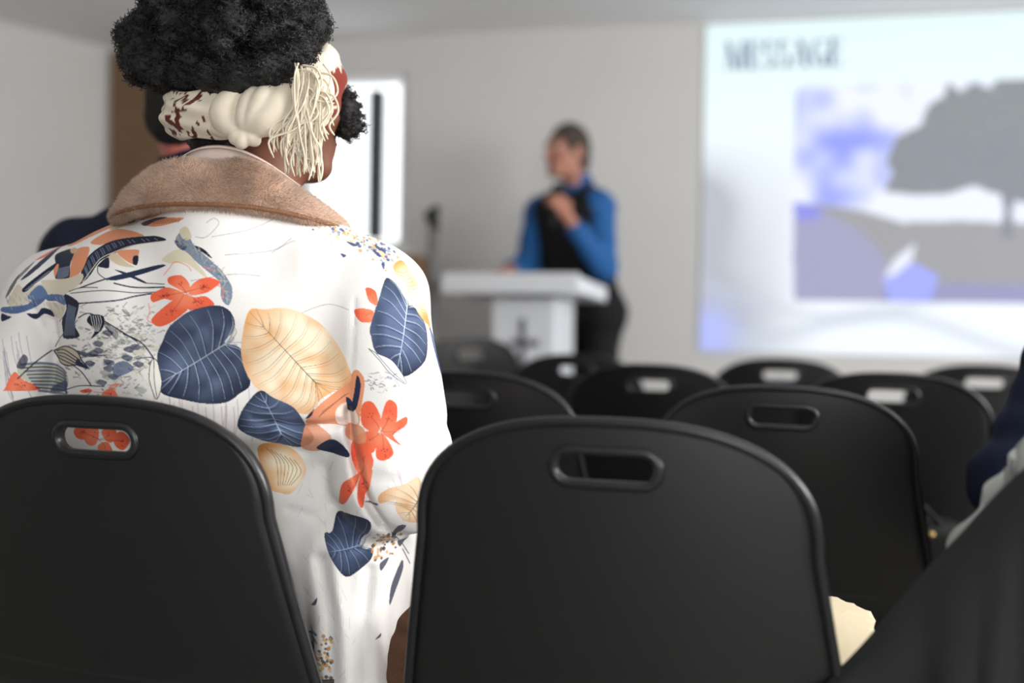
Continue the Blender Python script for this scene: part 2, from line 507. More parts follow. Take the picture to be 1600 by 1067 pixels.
# wood slat panel on the screen wall, beside the angled wall
pu0, pu1 = wall_uv(176, 200)[0], wall_uv(176, 200)[0] + 0.74
pan = thing('slat_panel', wall_pt((pu0 + pu1) / 2, 0), 'brown wooden panel of narrow upright slats by the corner', 'wall panel')
MB().box((pu0, -0.012, 0.09), (pu1, -0.001, 2.44), WM).build('backing_board', mat('slat_backing', (74, 56, 42), 0.8, 0.2, 0.15, 20), pan)
ns = 18
for i in range(ns):
    a = pu0 + (pu1 - pu0) * i / ns
    MB().box((a + 0.004, -0.032, 0.09), (a + (pu1 - pu0) / ns - 0.006, -0.012, 2.44), WM).build('slat', m_wood, pan)

# ------------------------------------------------------------------ the projected slide
su0, sz1 = wall_uv(1103, 40); _, sz0 = wall_uv(1097, 549)
SW = (sz1 - sz0) * 16 / 9
cv = Canvas(0, 0, 1000, 562.5, 1.0, (226, 243, 248))
def sl(px, py):
    u, z = wall_uv(px, py); return ((u - su0) / SW * 1000, (sz1 - z) / (sz1 - sz0) * 562.5)
def SLP(pts): return [sl(*p) for p in pts]
Xg, Yg = np.meshgrid(np.arange(cv.w) + 0.5, np.arange(cv.h) + 0.5)
def mixc(a, b, t):
    a, b = np.array(lin(a)), np.array(lin(b)); return a + (b - a) * np.clip(t, 0, 1)[..., None]
base = mixc((222, 244, 246), (240, 247, 255), np.clip(Yg / 300, 0, 1))
sha = np.clip(1 - Xg / 210, 0, 1) * np.clip((Yg - 190) / 120, 0, 1) * (0.35 + 0.75 * vnoise(Xg, Yg, 0.010, 3))
base = base + (np.array(lin((158, 164, 176))) - base) * np.clip(sha * 1.6, 0, 0.85)[..., None]
wv = np.exp(-((Yg - 505 - 26 * np.sin(Xg / 75 + 0.5) - Xg * 0.05) / 14) ** 2) * 0.55 + np.exp(-((Yg - 470 - 30 * np.sin(Xg / 95 - 0.8)) / 12) ** 2) * 0.4
base = base + (np.array(lin((188, 198, 214))) - base) * np.clip(wv, 0, 0.7)[..., None]
bl = np.exp(-((Xg - 15) ** 2 + (Yg - 530) ** 2) / 45 ** 2)
base = base + (np.array(lin((170, 180, 255))) - base) * np.clip(bl, 0, 0.8)[..., None]
cv.img[:] = base
pic0, pic1 = sl(1243, 136), sl(1246, 470)
px0, py0, py1, px1 = pic0[0], pic0[1], pic1[1], 930.0
r_ = 14
rr = []
for cx, cy, a0 in ((px1 - r_, py0 + r_, -90), (px1 - r_, py1 - r_, 0), (px0 + r_, py1 - r_, 90), (px0 + r_, py0 + r_, 180)):
    for k in range(5):
        q = math.radians(a0 + 22.5 * k); rr.append((cx + r_ * math.cos(q), cy + r_ * math.sin(q)))
def skyfn(X, Y):
    n = 0.6 * vnoise(X, Y, 0.014, 5) + 0.4 * vnoise(X, Y, 0.03, 6)
    c = mixc((130, 145, 240), (232, 238, 252), (n - 0.30) * 1.9 + (X - px0) / 500 * 0.9 + np.clip((Y - py0 - 100) / 160, 0, 1) * 0.7)
    return c
cv.fill(rr, (0, 0, 0), smooth=False, fn=skyfn)
keep = cv.mask(cv.P(rr)); inpic = np.zeros((cv.h, cv.w), bool); inpic[keep[0][1]:keep[1][1], keep[0][0]:keep[1][0]] = keep[4]
before = cv.img.copy()
cv.fill(SLP([(1240, 322), (1262, 318), (1300, 322), (1350, 330), (1410, 348), (1500, 345), (1600, 350), (1760, 352), (1990, 340), (2300, 330), (2300, 480), (1900, 480), (1240, 480)]), (146, 146, 152), smooth=False)
cv.fill(SLP([(1240, 325), (1290, 332), (1340, 358), (1380, 400), (1400, 470), (1240, 475)]), (150, 150, 190), 0.9, smooth=False)
cv.fill(SLP([(1240, 318), (1272, 322), (1286, 336), (1250, 345)]), (120, 125, 235), 0.8)
cv.fill(SLP([(1370, 480), (1380, 452), (1500, 442), (1700, 448), (2000, 440), (2300, 445), (2300, 480)]), (132, 134, 190), 0.8, smooth=False)
cv.fill(SLP([(1392, 472), (1380, 436), (1408, 410), (1430, 412), (1466, 432), (1452, 470)]), (150, 160, 255), smooth=False)
cv.fill(SLP([(1380, 436), (1398, 404), (1430, 380), (1424, 408), (1400, 428)]), (228, 234, 248), smooth=False)
cv.fill(SLP([(1380, 300), (1395, 270), (1384, 255), (1400, 215), (1440, 195), (1450, 165), (1475, 150), (1480, 128), (1500, 145), (1520, 130), (1545, 140), (1570, 112), (1600, 105), (1680, 112), (1740, 135), (1790, 180), (1830, 215), (1850, 270), (1840, 305), (1760, 312), (1690, 300), (1640, 312), (1600, 318), (1560, 304), (1520, 290), (1480, 303), (1430, 305)]), (118, 124, 132), smooth=False)
for _ in range(900):
    x, y = nrs.uniform(1395, 1840), nrs.uniform(115, 300)
    cx, cy = (x - 1615) / 225, (y - 300) / 190
    if cx * cx + cy * cy > 0.98: continue
    g = nrs.rand(); q = sl(x, y); s_ = nrs.uniform(1.5, 4)
    cv.fill([(q[0] - s_, q[1]), (q[0], q[1] - s_), (q[0] + s_, q[1]), (q[0], q[1] + s_)],
            (124, 140, 118) if g < 0.65 and y < 210 else ((112, 116, 136) if g < 0.85 else (134, 138, 160)), smooth=False)
cv.fill(SLP([(1562, 300), (1590, 300), (1580, 330), (1584, 372), (1562, 372), (1568, 330)]), (118, 122, 136), smooth=False)
cv.img[:] = np.where(inpic[..., None], cv.img, before) if True else cv.img
cv.img[~inpic] = base[~inpic]
NX, NZ = 360, 204
uu, vv = np.meshgrid(np.linspace(0, 1, NX), np.linspace(0, 1, NZ), indexing='ij')
Vs = np.zeros((NX * NZ, 3), np.float32)
for k in range(3):
    Vs[:, k] = (WP[k] + WD[k] * (su0 + uu * SW) + WN[k] * 0.012 + (0, 0, 1)[k] * (sz1 - vv * (sz1 - sz0))).ravel()
I = np.arange(NX * NZ).reshape(NX, NZ)
Qs = np.stack([I[:-1, :-1], I[:-1, 1:], I[1:, 1:], I[1:, :-1]], -1).reshape(-1, 4)
scr = thing('projection_screen', wall_pt(su0 + SW / 2, sz0), 'wide projection screen showing a slide with a tree picture and a heading', 'screen')
MB().box((su0, -0.011, sz0), (su0 + SW, -0.001, sz1), WM).build('screen_panel', m_white, scr)
me = mesh_np('slide', Vs, Qs); colour(me, cv.sample((uu * 1000).ravel(), (vv * 562.5).ravel()))
link('slide', me, mat_attr('slide_light', emit=1.0), scr)
# heading, thick and thin strokes of a condensed serif face
m_ink = mat('slide_ink', (92, 106, 128), 0.9, 0.1, 0.02, 5)
b_ = m_ink.node_tree.nodes['Principled BSDF']; b_.inputs['Emission Color'].default_value = lin((96, 112, 136)) + (1,); b_.inputs['Emission Strength'].default_value = 0.8
TK, TN = 0.17, 0.05
def seg(x0, y0, x1, y1, w):  # a stroke of horizontal width w
    return [(x0 - w/2, y0), (x0 + w/2, y0), (x1 + w/2, y1), (x1 - w/2, y1)]
def bar(x0, x1, y, w=TN): return [(x0, y - w/2), (x1, y - w/2), (x1, y + w/2), (x0, y + w/2)]
def arc(cx, cy, rx, ry, a0, a1, w0, w1, n=10):
    o, i = [], []
    for k in range(n + 1):
        t = k / n; a = math.radians(a0 + (a1 - a0) * t); w = w0 + (w1 - w0) * math.sin(math.pi * t)
        o.append((cx + (rx + w/2) * math.cos(a), cy + (ry + w/4) * math.sin(a))); i.append((cx + (rx - w/2) * math.cos(a), cy + (ry - w/4) * math.sin(a)))
    return o + i[::-1]
G = {
 'M': (0.82, [seg(.12, 0, .12, 1, TN), seg(.14, 1, .41, 0, TK), seg(.68, 1, .41, 0, TN), seg(.68, 0, .68, 1, TK), bar(.02, .22, .02), bar(.56, .8, .02), bar(.02, .2, .98), bar(.62, .8, .98)]),
 'E': (0.58, [seg(.16, 0, .16, 1, TK), bar(.04, .52, .025), bar(.04, .50, .975), bar(.16, .4, .52), seg(.5, .02, .5, .25, TN), seg(.48, .98, .48, .78, TN), seg(.4, .42, .4, .62, TN)]),
 'S': (0.52, [arc(.25, .74, .16, .24, 40, 270, TN, TK), arc(.25, .26, .17, .24, 90, -140, TN, TK), seg(.43, .78, .43, .97, TN), seg(.06, .03, .06, .24, TN)]),
 'A': (0.66, [seg(.1, 0, .33, 1, TN), seg(.54, 0, .33, 1, TK), bar(.18, .46, .34), bar(.0, .2, .02), bar(.42, .66, .02)]),
 'G': (0.64, [arc(.34, .5, .23, .47, 50, 320, TN, TK), seg(.53, 0.02, .53, .42, TK), bar(.38, .64, .42), seg(.52, .76, .52, .98, TN)]),
}
hu0, hz1 = wall_uv(1132, 67); hu1, hz0 = wall_uv(1318, 106)
hz1_, hz0_ = hz1, wall_uv(1132, 110)[1]
tot = sum(G[c][0] for c in 'MESSAGE'); x = 0
for c in 'MESSAGE':
    mb = MB()
    for pl in G[c][1]:
        V = []
        for off in (0.013, 0.015):
            for (a, b) in pl: V.append(wall_pt(hu0 + (x + a) / tot * (hu1 - hu0), hz0_ + b * (hz1_ - hz0_), off))
        n = len(pl); mb.add(V, [tuple(range(n)), tuple(range(2*n - 1, n - 1, -1))] + [(i, (i+1) % n, n + (i+1) % n, n + i) for i in range(n)])
    mb.build('letter', m_ink, scr); x += G[c][0]
# ================================================================== chairs
m_plastic = mat('black_polypropylene', (18, 19, 20), 0.40, 0.6, 0.12, 40.0, 0.12, bscale=900)
m_rim = mat('black_polypropylene_edge', (28, 29, 31), 0.30, 0.5, 0.12, 40.0)
m_tube = mat('black_steel_tube', (18, 18, 20), 0.35, 0.5, 0.1, 20)

# chair space: origin on the floor under the seat, +y the way the sitter faces
HZ = 0.768                                   # middle of the hand hole
def prof(v):
    """side profile: v = distance down from the top of the back -> (y, z)"""
    z = 0.822 - v
    y = -0.255 + 0.075 * (v / 0.40) ** 1.3
    return y, z
def half_w(z):
    t = (0.822 - z)
    w = 0.212 + 0.062 * min(1.25, t / 0.36)
    return w
def back_y(x, z):
    y, _ = prof(0.822 - z)
    return y - 0.028 * (1 - (x / 0.25) ** 2) + 0.006 * ((0.822 - z) / 0.4)      # wraps forward at the sides
# outline of the back, anticlockwise from the lower right, in (x, z)
def back_outline(n_side=12, n_corner=10, n_top=14):
    P = []; zb = 0.36; R = 0.092
    zt = 0.785
    for i in range(n_side): z = zb + (zt - R - 0.02 - zb) * i / n_side; P.append((half_w(z), z))
    z0 = zt - R - 0.02; w0 = half_w(z0)
    # corner and arched top as one superellipse-like sweep
    m = n_corner * 2 + n_top
    for i in range(m + 1):
        a = math.pi * i / m
        ca, sa = math.cos(a), math.sin(a)
        e = 2 / 2.55
        x = w0 * math.copysign(abs(ca) ** e, ca); zz = z0 + (0.822 - z0) * abs(sa) ** e
        P.append((x, zz))
    for i in range(n_side, 0, -1):
        z = zb + (z0 - zb) * (i - 1) / n_side; P.append((-half_w(z), z))
    nb = 12
    for i in range(1, nb): P.append((-half_w(zb) + 2 * half_w(zb) * i / nb, zb))
    return P
def resample(P, n, start):
    P = np.array(P + [P[0]]); d = np.r_[0, np.cumsum(np.hypot(*np.diff(P, axis=0).T))]
    t = (np.linspace(0, d[-1], n, endpoint=False) + start) % d[-1]
    return np.stack([np.interp(t, d, P[:, 0]), np.interp(t, d, P[:, 1])], 1)
def slot_pt(a, hw=0.060, hh=0.0175):
    """stadium outline by direction angle"""
    c, s = math.cos(a), math.sin(a)
    L = hw - hh
    if abs(c) * hh <= abs(s) * L: return (hh * c / abs(s), math.copysign(hh, s))
    t = L * abs(c) + math.sqrt(max(0, hh * hh - (L * s) ** 2)); return (t * c, t * s)

def shell_back():
    N = 120
    out = np.array(back_outline()); cz = HZ
    ang = np.arctan2(out[:, 1] - cz, out[:, 0])
    # outline resampled evenly; slot points matched by the blend of angle
    O = resample([tuple(p) for p in out], N, 0.0)
    A = np.unwrap(np.arctan2((O[:, 1] - cz) * 1.0, O[:, 0] * 0.33))
    R = 14; rows = []
    for k in range(R + 1):
        t = (k / R) ** 1.4
        row = []
        for i in range(N):
            s = slot_pt(A[i]); x = s[0] * (1 - t) + O[i, 0] * t; z = (cz + s[1]) * (1 - t) + O[i, 1] * t
            row.append(Vector((x, back_y(x, z), z)))
        rows.append(row)
    return rows, O, A
rows, OUT, ANG = shell_back()
N_ = len(rows[0]); TH = 0.006
mb = MB(); V = [p for r in rows for p in r] + [p + Vector((0, TH, 0)) for r in rows for p in r]
nR = len(rows); fs = []
for k in range(nR - 1):
    for i in range(N_):
        j = (i + 1) % N_; a, b, c, d = k*N_+i, k*N_+j, (k+1)*N_+j, (k+1)*N_+i
        o = nR * N_; fs += [(a, b, c, d), (a + o, d + o, c + o, b + o)]
for i in range(N_):
    j = (i + 1) % N_; o = nR * N_
    fs += [(i, i + o, j + o, j), ((nR-1)*N_+i, (nR-1)*N_+j, (nR-1)*N_+j+o, (nR-1)*N_+i+o)]
mb.add(V, fs)
CH = {}
def cmesh(name, mb, m, smooth=True):
    o = mb.build(name, m, None, smooth); CH[name] = o.data; bpy.data.objects.remove(o)
cmesh('backrest', mb, m_plastic)
# turned-over edge running round the back, with a step inside it
def sweep(path, nrm, prof2, closed):
    rows = []
    n = len(path)
    for i in range(n):
        row = [path[i] + nrm[i] * a + Vector((0, 1, 0)) * b for a, b in prof2]
        rows.append(row + [row[0]])
    return MB().grid(rows, wrap_u=closed)
edge = [(x, z) for x, z in back_outline(16, 12, 16) if z > 0.3605 or abs(x) > 0.26]
pth, nr = [], []
for i, (x, z) in enumerate(edge):
    a = edge[max(0, i - 1)]; b = edge[min(len(edge) - 1, i + 1)]; d = Vector((b[0] - a[0], 0, b[1] - a[1])).normalized()
    pth.append(Vector((x, back_y(x, z), z))); nr.append(Vector((d.z, 0, -d.x)))
prof_e = [(a * 0.72, b * 0.75) for a, b in [(-0.010, -0.001), (-0.008, -0.005), (-0.003, -0.008), (0.003, -0.0075), (0.007, -0.003), (0.0075, 0.006), (0.006, 0.014), (0.002, 0.014), (0.001, 0.006), (-0.008, 0.004)]]
cmesh('edge_rim', sweep(pth, nr, prof_e, False), m_rim)
ps, ns_ = [], []
for i in range(72):
    a = 2 * math.pi * i / 72; s = slot_pt(a); s2 = slot_pt(a + 0.01); d = Vector((s2[0] - s[0], 0, s2[1] - s[1])).normalized()
    x, z = s[0], HZ + s[1]; ps.append(Vector((x, back_y(x, z), z))); ns_.append(Vector((d.z, 0, -d.x)))
prof_s = [(-0.002, 0.013), (-0.003, -0.001), (-0.001, -0.0045), (0.003, -0.005), (0.007, -0.003), (0.009, 0.001), (0.004, 0.004), (0.003, 0.012)]
cmesh('hand_hole_rim', sweep(ps, ns_, prof_s, True), m_rim)
# seat: the shell turns forward and dishes, front edge rolled down
g0, g1 = [], []
path = cr([(back_y(0, 0.432) , 0.432), (-0.075, 0.405), (-0.03, 0.42), (0.08, 0.432), (0.2, 0.44), (0.265, 0.432), (0.285, 0.405)], 5, closed=False)
for k, (y, z) in enumerate(path):
    t = k / (len(path) - 1); w = 0.263 - 0.03 * t - (0.05 * max(0, (t - 0.85) / 0.15) ** 2)
    row0, row1 = [], []
    for i in range(17):
        s = -1 + 2 * i / 16
        dz = 0.020 * abs(s) ** 3 * math.sin(math.pi * min(1, t * 1.1)); dy = (back_y(s * w, 0.432) - back_y(0, 0.432)) * max(0, 1 - t * 4)
        row0.append(Vector((s * w, y + dy, z + dz))); row1.append(Vector((s * w, y + dy, z + dz - 0.006)))
    g0.append(row0); g1.append(row1)
mb = MB().grid(g0).grid([r[::-1] for r in g1])
ring0 = g0[0] + [r[-1] for r in g0[1:]] + g0[-1][-2::-1] + [r[0] for r in g0[-2:0:-1]]
ring1 = g1[0] + [r[-1] for r in g1[1:]] + g1[-1][-2::-1] + [r[0] for r in g1[-2:0:-1]]
mb.grid([[a, b] for a, b in zip(ring0, ring1)], wrap_u=True)
cmesh('seat', mb, m_plastic)
for s in (-1, 1):
    cmesh('leg_f%d' % s, MB().tube([(s * 0.19, 0.16, 0.412), (s * 0.205, 0.19, 0.38), (s * 0.235, 0.235, 0.0)], 0.011, 8), m_tube)
    cmesh('leg_r%d' % s, MB().tube([(s * 0.19, -0.06, 0.395), (s * 0.205, -0.10, 0.36), (s * 0.235, -0.255, 0.0)], 0.011, 8), m_tube)
cmesh('seat_frame', MB().tube([(-0.19, 0.16, 0.412), (-0.19, -0.06, 0.395), (0.19, -0.06, 0.395), (0.19, 0.16, 0.412)], 0.010, 8, closed=True), m_tube)

def chair(pos, facing, label, zs=1.0, rake=0.0):
    """pos = world (x, y) of the hand hole; facing = angle to the right of straight ahead"""
    hy = back_y(0, HZ)
    f = Vector((math.sin(facing), math.cos(facing)))
    loc = Vector((pos[0] - f.x * hy, pos[1] - f.y * hy, 0))
    root = bpy.data.objects.new('stacking_chair', None); C.objects.link(root)
    root.location = loc; root.rotation_euler = (0, 0, -facing); root.scale = (1, 1, zs); root.empty_display_size = 0.1
    tag(root, label, 'chair', 'black plastic stacking chairs in rows')
    for nm, m in (('backrest', 'backrest'), ('edge_rim', 'edge_rim'), ('hand_hole_rim', 'hand_hole_rim'), ('seat', 'seat'), ('leg', 'leg_f-1'), ('leg', 'leg_f1'), ('leg', 'leg_r-1'), ('leg', 'leg_r1'), ('seat_frame', 'seat_frame')):
        o = bpy.data.objects.new(nm, CH[m]); C.objects.link(o); o.parent = root
    return root
R13 = math.radians
def chair_px(px, py, Y, deg, label, zs=1.0):
    p = at(px, py, Y); return chair((p.x, p.y), R13(deg), label, zs)
chair_px(147, 685, 1.45, 17, 'black plastic chair under the person in the floral jacket')
chair_px(945, 731, 1.25, 16, 'large black plastic chair in front, empty, with a cream cloth on its seat')
chair_px(729, 622, 2.36, 17, 'black plastic chair half hidden behind the sleeve of the floral jacket')
chair_px(1222, 650, 2.02, 17, 'black plastic chair just beyond the cream cloth, its hand hole dark')
chair_px(1014, 600, 3.02, 18, 'black plastic chair third row back, below the speaker, hand hole half lit')
chair_px(1393, 617, 2.72, 18, 'black plastic chair between the near chairs and the navy sleeve, bright hand hole')
chair_px(899, 579, 3.90, 16, 'black plastic chair right in front of the speaker and lectern')
chair_px(1219, 585, 3.80, 16, 'black plastic chair below the lower left corner of the projected slide')
chair_px(1538, 597, 3.50, 16, 'black plastic chair under the projected slide, partly behind the navy sleeve')
chair_px(736, 551, 4.05, -34, 'small looking black plastic chair left of the white lectern', 1.06)
# ================================================================== lectern, microphone stand, cabinet
LB = 20.0
STAGE = 0.12
lc = at(833, 560, 4.80); M_lec = Matrix.Translation((lc.x, lc.y, STAGE)) @ Matrix.Rotation(R13(-LB), 4, 'Z')
struct(MB().box((-1.5, -1.13, 0.0), (1.6, -0.016, STAGE), WM, 0.006).build('floor_stage', m_floor))
lec = thing('lectern', (lc.x, lc.y, STAGE), 'white lectern with a grey cross on its column', 'lectern', R13(-LB))
def M_tilt(c, a): return M_lec @ Matrix.Translation(c) @ Matrix.Rotation(a, 4, 'X')
MB().box((-0.305, -0.22, -0.034), (0.305, 0.22, 0.034), M_tilt((-0.035, 0, 0.962), R13(-4)), 0.008).build('top_slab', m_white, lec)
MB().box((-0.305, -0.236, -0.042), (0.305, -0.22, 0.046), M_tilt((-0.035, 0, 0.962), R13(-4)), 0.004).build('front_lip', m_white, lec)
MB().box((-0.14, -0.145, 0.05), (0.14, 0.145, 0.92), M_lec, 0.006).build('column', m_white, lec)
MB().box((-0.27, -0.22, 0.0), (0.27, 0.22, 0.05), M_lec, 0.008).build('base_plate', m_white, lec)
mg = mat('emblem_grey', (110, 112, 116), 0.5, 0.4, 0.03, 20)
cr_ = MB(); cr_.box((-0.012, -0.152, 0.55), (0.014, -0.144, 0.835), M_lec); cr_.box((-0.050, -0.152, 0.715), (0.075, -0.144, 0.745), M_lec)
cr_.build('cross_emblem', mg, lec)

mp = at(677, 400, 4.85)
st = thing('microphone_stand', (mp.x, mp.y, STAGE), 'slim grey microphone stand beside the white lectern', 'microphone stand')
mt = mat('grey_steel', (116, 114, 114), 0.5, 0.4, 0.08, 20)
zt = at(677, 352, 4.85).z
tr_ = at(680, 330, 4.85).z
MB().tube([(mp.x - 0.012, mp.y, STAGE + 0.04), (mp.x, mp.y, zt)], 0.024, 12).build('pole', mt, st, True)
MB().tube([(mp.x, mp.y, STAGE), (mp.x, mp.y, STAGE + 0.012), (mp.x, mp.y, STAGE + 0.03), (mp.x, mp.y, STAGE + 0.045)], [0.13, 0.13, 0.06, 0.02], 24).build('base_disc', m_dark, st, True)
MB().tube([(mp.x, mp.y, zt - 0.02), (mp.x, mp.y, zt + 0.035)], 0.024, 12).build('clutch', m_dark, st, True)
MB().tube([(mp.x - 0.02, mp.y - 0.03, zt + 0.03), (mp.x, mp.y, zt + 0.06), (mp.x + 0.01, mp.y + 0.03, zt + 0.075)], [0.026, 0.024, 0.018], 12).build('microphone_clip', m_dark, st, True)

kp = at(648, 398, 5.46); kw = 0.55
kM = Matrix.Translation((kp.x, kp.y, 0)) @ Matrix.Rotation(-WA, 4, 'Z')
kb = thing('wooden_cabinet', (kp.x - kw / 2, kp.y, 0), 'tall brown wooden cabinet below the bright window', 'cabinet', -WA)
m_cab = mat('cabinet_wood', (150, 112, 80), 0.55, 0.35, 0.2, 9, 0.05)
MB().box((-kw, 0, 0.05), (0, 0.36, kp.z - 0.02), kM, 0.004).build('body', m_cab, kb)
MB().box((-kw - 0.015, -0.02, kp.z - 0.022), (0.012, 0.37, kp.z), kM, 0.004).build('cabinet_top', m_cab, kb)
for s in (0, 1):
    d = MB().box((-kw + 0.01 + s * kw / 2, -0.018, 0.07), (-kw + kw / 2 - 0.005 + s * kw / 2, 0, kp.z - 0.04), kM, 0.003).build('door', m_cab, kb)
    xk = -kw / 2 + (0.03 if s else -0.03)
    MB().tube([kM @ Vector((xk, -0.04, 0.8)), kM @ Vector((xk, -0.018, 0.8))], 0.01, 10).build('knob', mt, d, True)

# ================================================================== black coat over the next chair, cream cloth, handbag
cx_ = at(1700, 760, 1.17)
chair((0.83, 1.16), R13(12), 'black plastic chair at the edge, under the draped black coat')
coat = thing('draped_coat', (0.62, 1.2, 0), 'black coat with a grey lining slung over a chair at the edge', 'coat')
m_coat = mat('black_coat_cloth', (26, 27, 29), 0.75, 0.35, 0.15, 25, 0.15, bscale=400, sheen=0.05)
m_lining = mat('grey_lining', (176, 178, 174), 0.75, 0.3, 0.08, 20, 0.2, bscale=300)
ridge = [at(1262, 1105, 1.24), at(1300, 1056, 1.25), at(1350, 1003, 1.25), at(1400, 944, 1.245), at(1450, 886, 1.24), at(1500, 834, 1.23), at(1550, 779, 1.22), at(1600, 732, 1.205), at(1680, 676, 1.19), at(1800, 655, 1.16), at(1960, 665, 1.12)]
rp = cr(ridge, 8, closed=False)
def coat_sheet(front):
    rows = []
    n = len(rp)
    for i, p in enumerate(rp):
        u = i / (n - 1); row = []
        for j in range(25):
            t = j / 24
            fold = 0.007 * math.sin(u * 19 + 2.0 * math.sin(u * 5) + 0.8 * math.sin(t * 3)) * min(1, t * 2.2) + 0.003 * math.sin(u * 41 + 3 * math.sin(u * 9) + t * 2) * min(1, t * 1.6)
            drop = (0.42 if front else 0.34) * t
            roll = math.sin(min(1, t * 7) * math.pi / 2)
            y = (-0.022 if front else 0.03) * roll + (fold - 0.05 * t if front else -fold * 0.7 + 0.05 * t)
            row.append(Vector((p[0] + 0.03 * t * math.sin(u * 9) + (0.012 * math.sin(u * 40) * t), p[1] + y, max(0.012, p[2] - drop - 0.012 * (1 - math.cos(min(1, t * 7) * math.pi / 2))))))
        rows.append(row)
    return rows
A_, B_ = coat_sheet(True), coat_sheet(False)
o = MB().grid([b[::-1] + a[1:] for a, b in zip(A_, B_)]).build('coat_cloth', m_coat, coat, True)
sm = o.modifiers.new('thickness', 'SOLIDIFY'); sm.thickness = 0.006
rl = cr([at(1470, 868, 1.262), at(1500, 826, 1.262), at(1530, 781, 1.262), at(1560, 742, 1.262), at(1580, 712, 1.262), at(1600, 688, 1.262), at(1650, 650, 1.258), at(1760, 630, 1.24)], 8, closed=False)
rows = []
for i, p in enumerate(rl):
    u = i / (len(rl) - 1); rows.append([Vector((p[0] + 0.004 * math.sin(u * 30 + j), p[1] - 0.012 * math.sin(j / 10 * math.pi) + 0.006 * math.sin(u * 22 + j * .5), p[2] - 0.17 * j / 10)) for j in range(11)])
o = MB().grid(rows).build('lining', m_lining, coat, True)
o.modifiers.new('thickness', 'SOLIDIFY').thickness = 0.005
o['label'] = 'grey lining showing along the edge'

def crumple(name, c, rx, ry, rz, m, seed, label, cat, sharp=0.35):
    S = 48; r = np.random.RandomState(seed); D = r.randn(26, 3); D /= np.linalg.norm(D, axis=1)[:, None]; w = r.uniform(0.66, 1.08, 26)
    rows = []
    for i in range(S):
        row = []
        for j in range(S // 2 + 1):
            a, b = 2 * math.pi * i / S, math.pi * j / (S // 2)
            d = np.array([math.cos(a) * math.sin(b), math.sin(a) * math.sin(b), math.cos(b)])
            dd = D @ d; k = np.min(np.where(dd > 0.25, w / np.maximum(dd, 0.25), 2)); k = 0.25 + 0.75 * k
            p = d * min(k, 1.25) * (rx, ry, rz)
            row.append(Vector((c[0] + p[0], c[1] + p[1], max(c[2] + p[2], c[2] - rz * 0.55))))
        rows.append(row)
    o = MB().grid(rows, wrap_u=True).build(name, m, None, False)
    return tag(o, label, cat)
cc = at(1290, 1040, 1.48)
crumple('crumpled_cloth', (0.40, 1.50, 0.505), 0.115, 0.125, 0.068, mat('cream_cloth', (212, 197, 168), 0.85, 0.2, 0.05, 20, 0.2, bscale=500), 5, 'crumpled cream cloth lying on the seat of the front chair', 'cloth')

hb = Vector((0.93, 2.56, 0.0))
bag = thing('tote_bag', hb, 'black tote bag with a small brass clasp beside the navy sleeve', 'bag')
MB().box((hb.x - 0.13, hb.y - 0.06, 0.0), (hb.x + 0.13, hb.y + 0.06, 0.49), None, 0.03).build('bag_body', mat('black_leather', (12, 12, 12), 0.7, 0.3, 0.15, 40, 0.2), bag, True)
for s in (-1, 1):
    MB().tube([(hb.x - 0.07 + 0.14 * k / 12, hb.y + s * 0.045, 0.475 + 0.06 * math.sin(math.pi * k / 12)) for k in range(13)], 0.006, 8).build('bag_strap', MATS['black_leather'], bag, True)
gp = at(1455, 836, hb.y - 0.066)
MB().tube([(gp.x, gp.y - 0.006, gp.z), (gp.x, gp.y - 0.002, gp.z), (gp.x, gp.y + 0.012, gp.z)], [0.004, 0.008, 0.009], 12).build('clasp', mat('brass', (214, 178, 120), 0.25, 0.5, 0.05, 30, metal=1.0), bag, True)
# ================================================================== people
def axes(fwd, up=(0, 0, 1)):
    f = Vector(fwd).normalized(); r = f.cross(Vector(up)).normalized(); u = r.cross(f)
    return np.array([[r.x, f.x, u.x], [r.y, f.y, u.y], [r.z, f.z, u.z]])
def head_sdf(S, c, R, q=1.0):
    c = np.array(c)
    P = lambda x, y, z: c + R @ (np.array([x, y, z]) * q)
    S.ell(P(0, -0.012, 0.022), np.array((0.076, 0.096, 0.102)) * q, R, 0.02)
    S.ell(P(0, 0.022, -0.05), np.array((0.060, 0.070, 0.068)) * q, R, 0.03)
    S.cone(P(-0.018, 0.070, -0.098), P(0.018, 0.070, -0.098), 0.016 * q, 0.016 * q, 0.025)
    S.cone(P(-0.04, 0.076, 0.032), P(0.04, 0.076, 0.032), 0.013 * q, 0.013 * q, 0.015)
    for s in (-1, 1):
        S.ell(P(s * 0.042, 0.066, -0.022), np.array((0.022, 0.02, 0.022)) * q, R, 0.02)
        S.ell(P(s * 0.031, 0.096, 0.010), np.array((0.017, 0.014, 0.012)) * q, R, 0.010, 's')
        S.ell(P(s * 0.031, 0.078, 0.010), np.array((0.0135, 0.0135, 0.0125)) * q, R, 0.003)
        S.ell(P(s * 0.077, -0.008, -0.008), np.array((0.010, 0.020, 0.031)) * q, R, 0.006)
        S.ell(P(s * 0.083, 0.000, -0.008), np.array((0.006, 0.010, 0.016)) * q, R, 0.005, 's')
        S.ell(P(s * 0.011, 0.098, -0.032), np.array((0.009, 0.010, 0.008)) * q, R, 0.006)
    S.cone(P(0, 0.090, 0.018), P(0, 0.112, -0.028), 0.007 * q, 0.012 * q, 0.010)
    S.cone(P(-0.02, 0.084, -0.058), P(0.02, 0.084, -0.058), 0.008 * q, 0.008 * q, 0.008)
    S.cone(P(-0.016, 0.083, -0.070), P(0.016, 0.083, -0.070), 0.0085 * q, 0.0085 * q, 0.008)
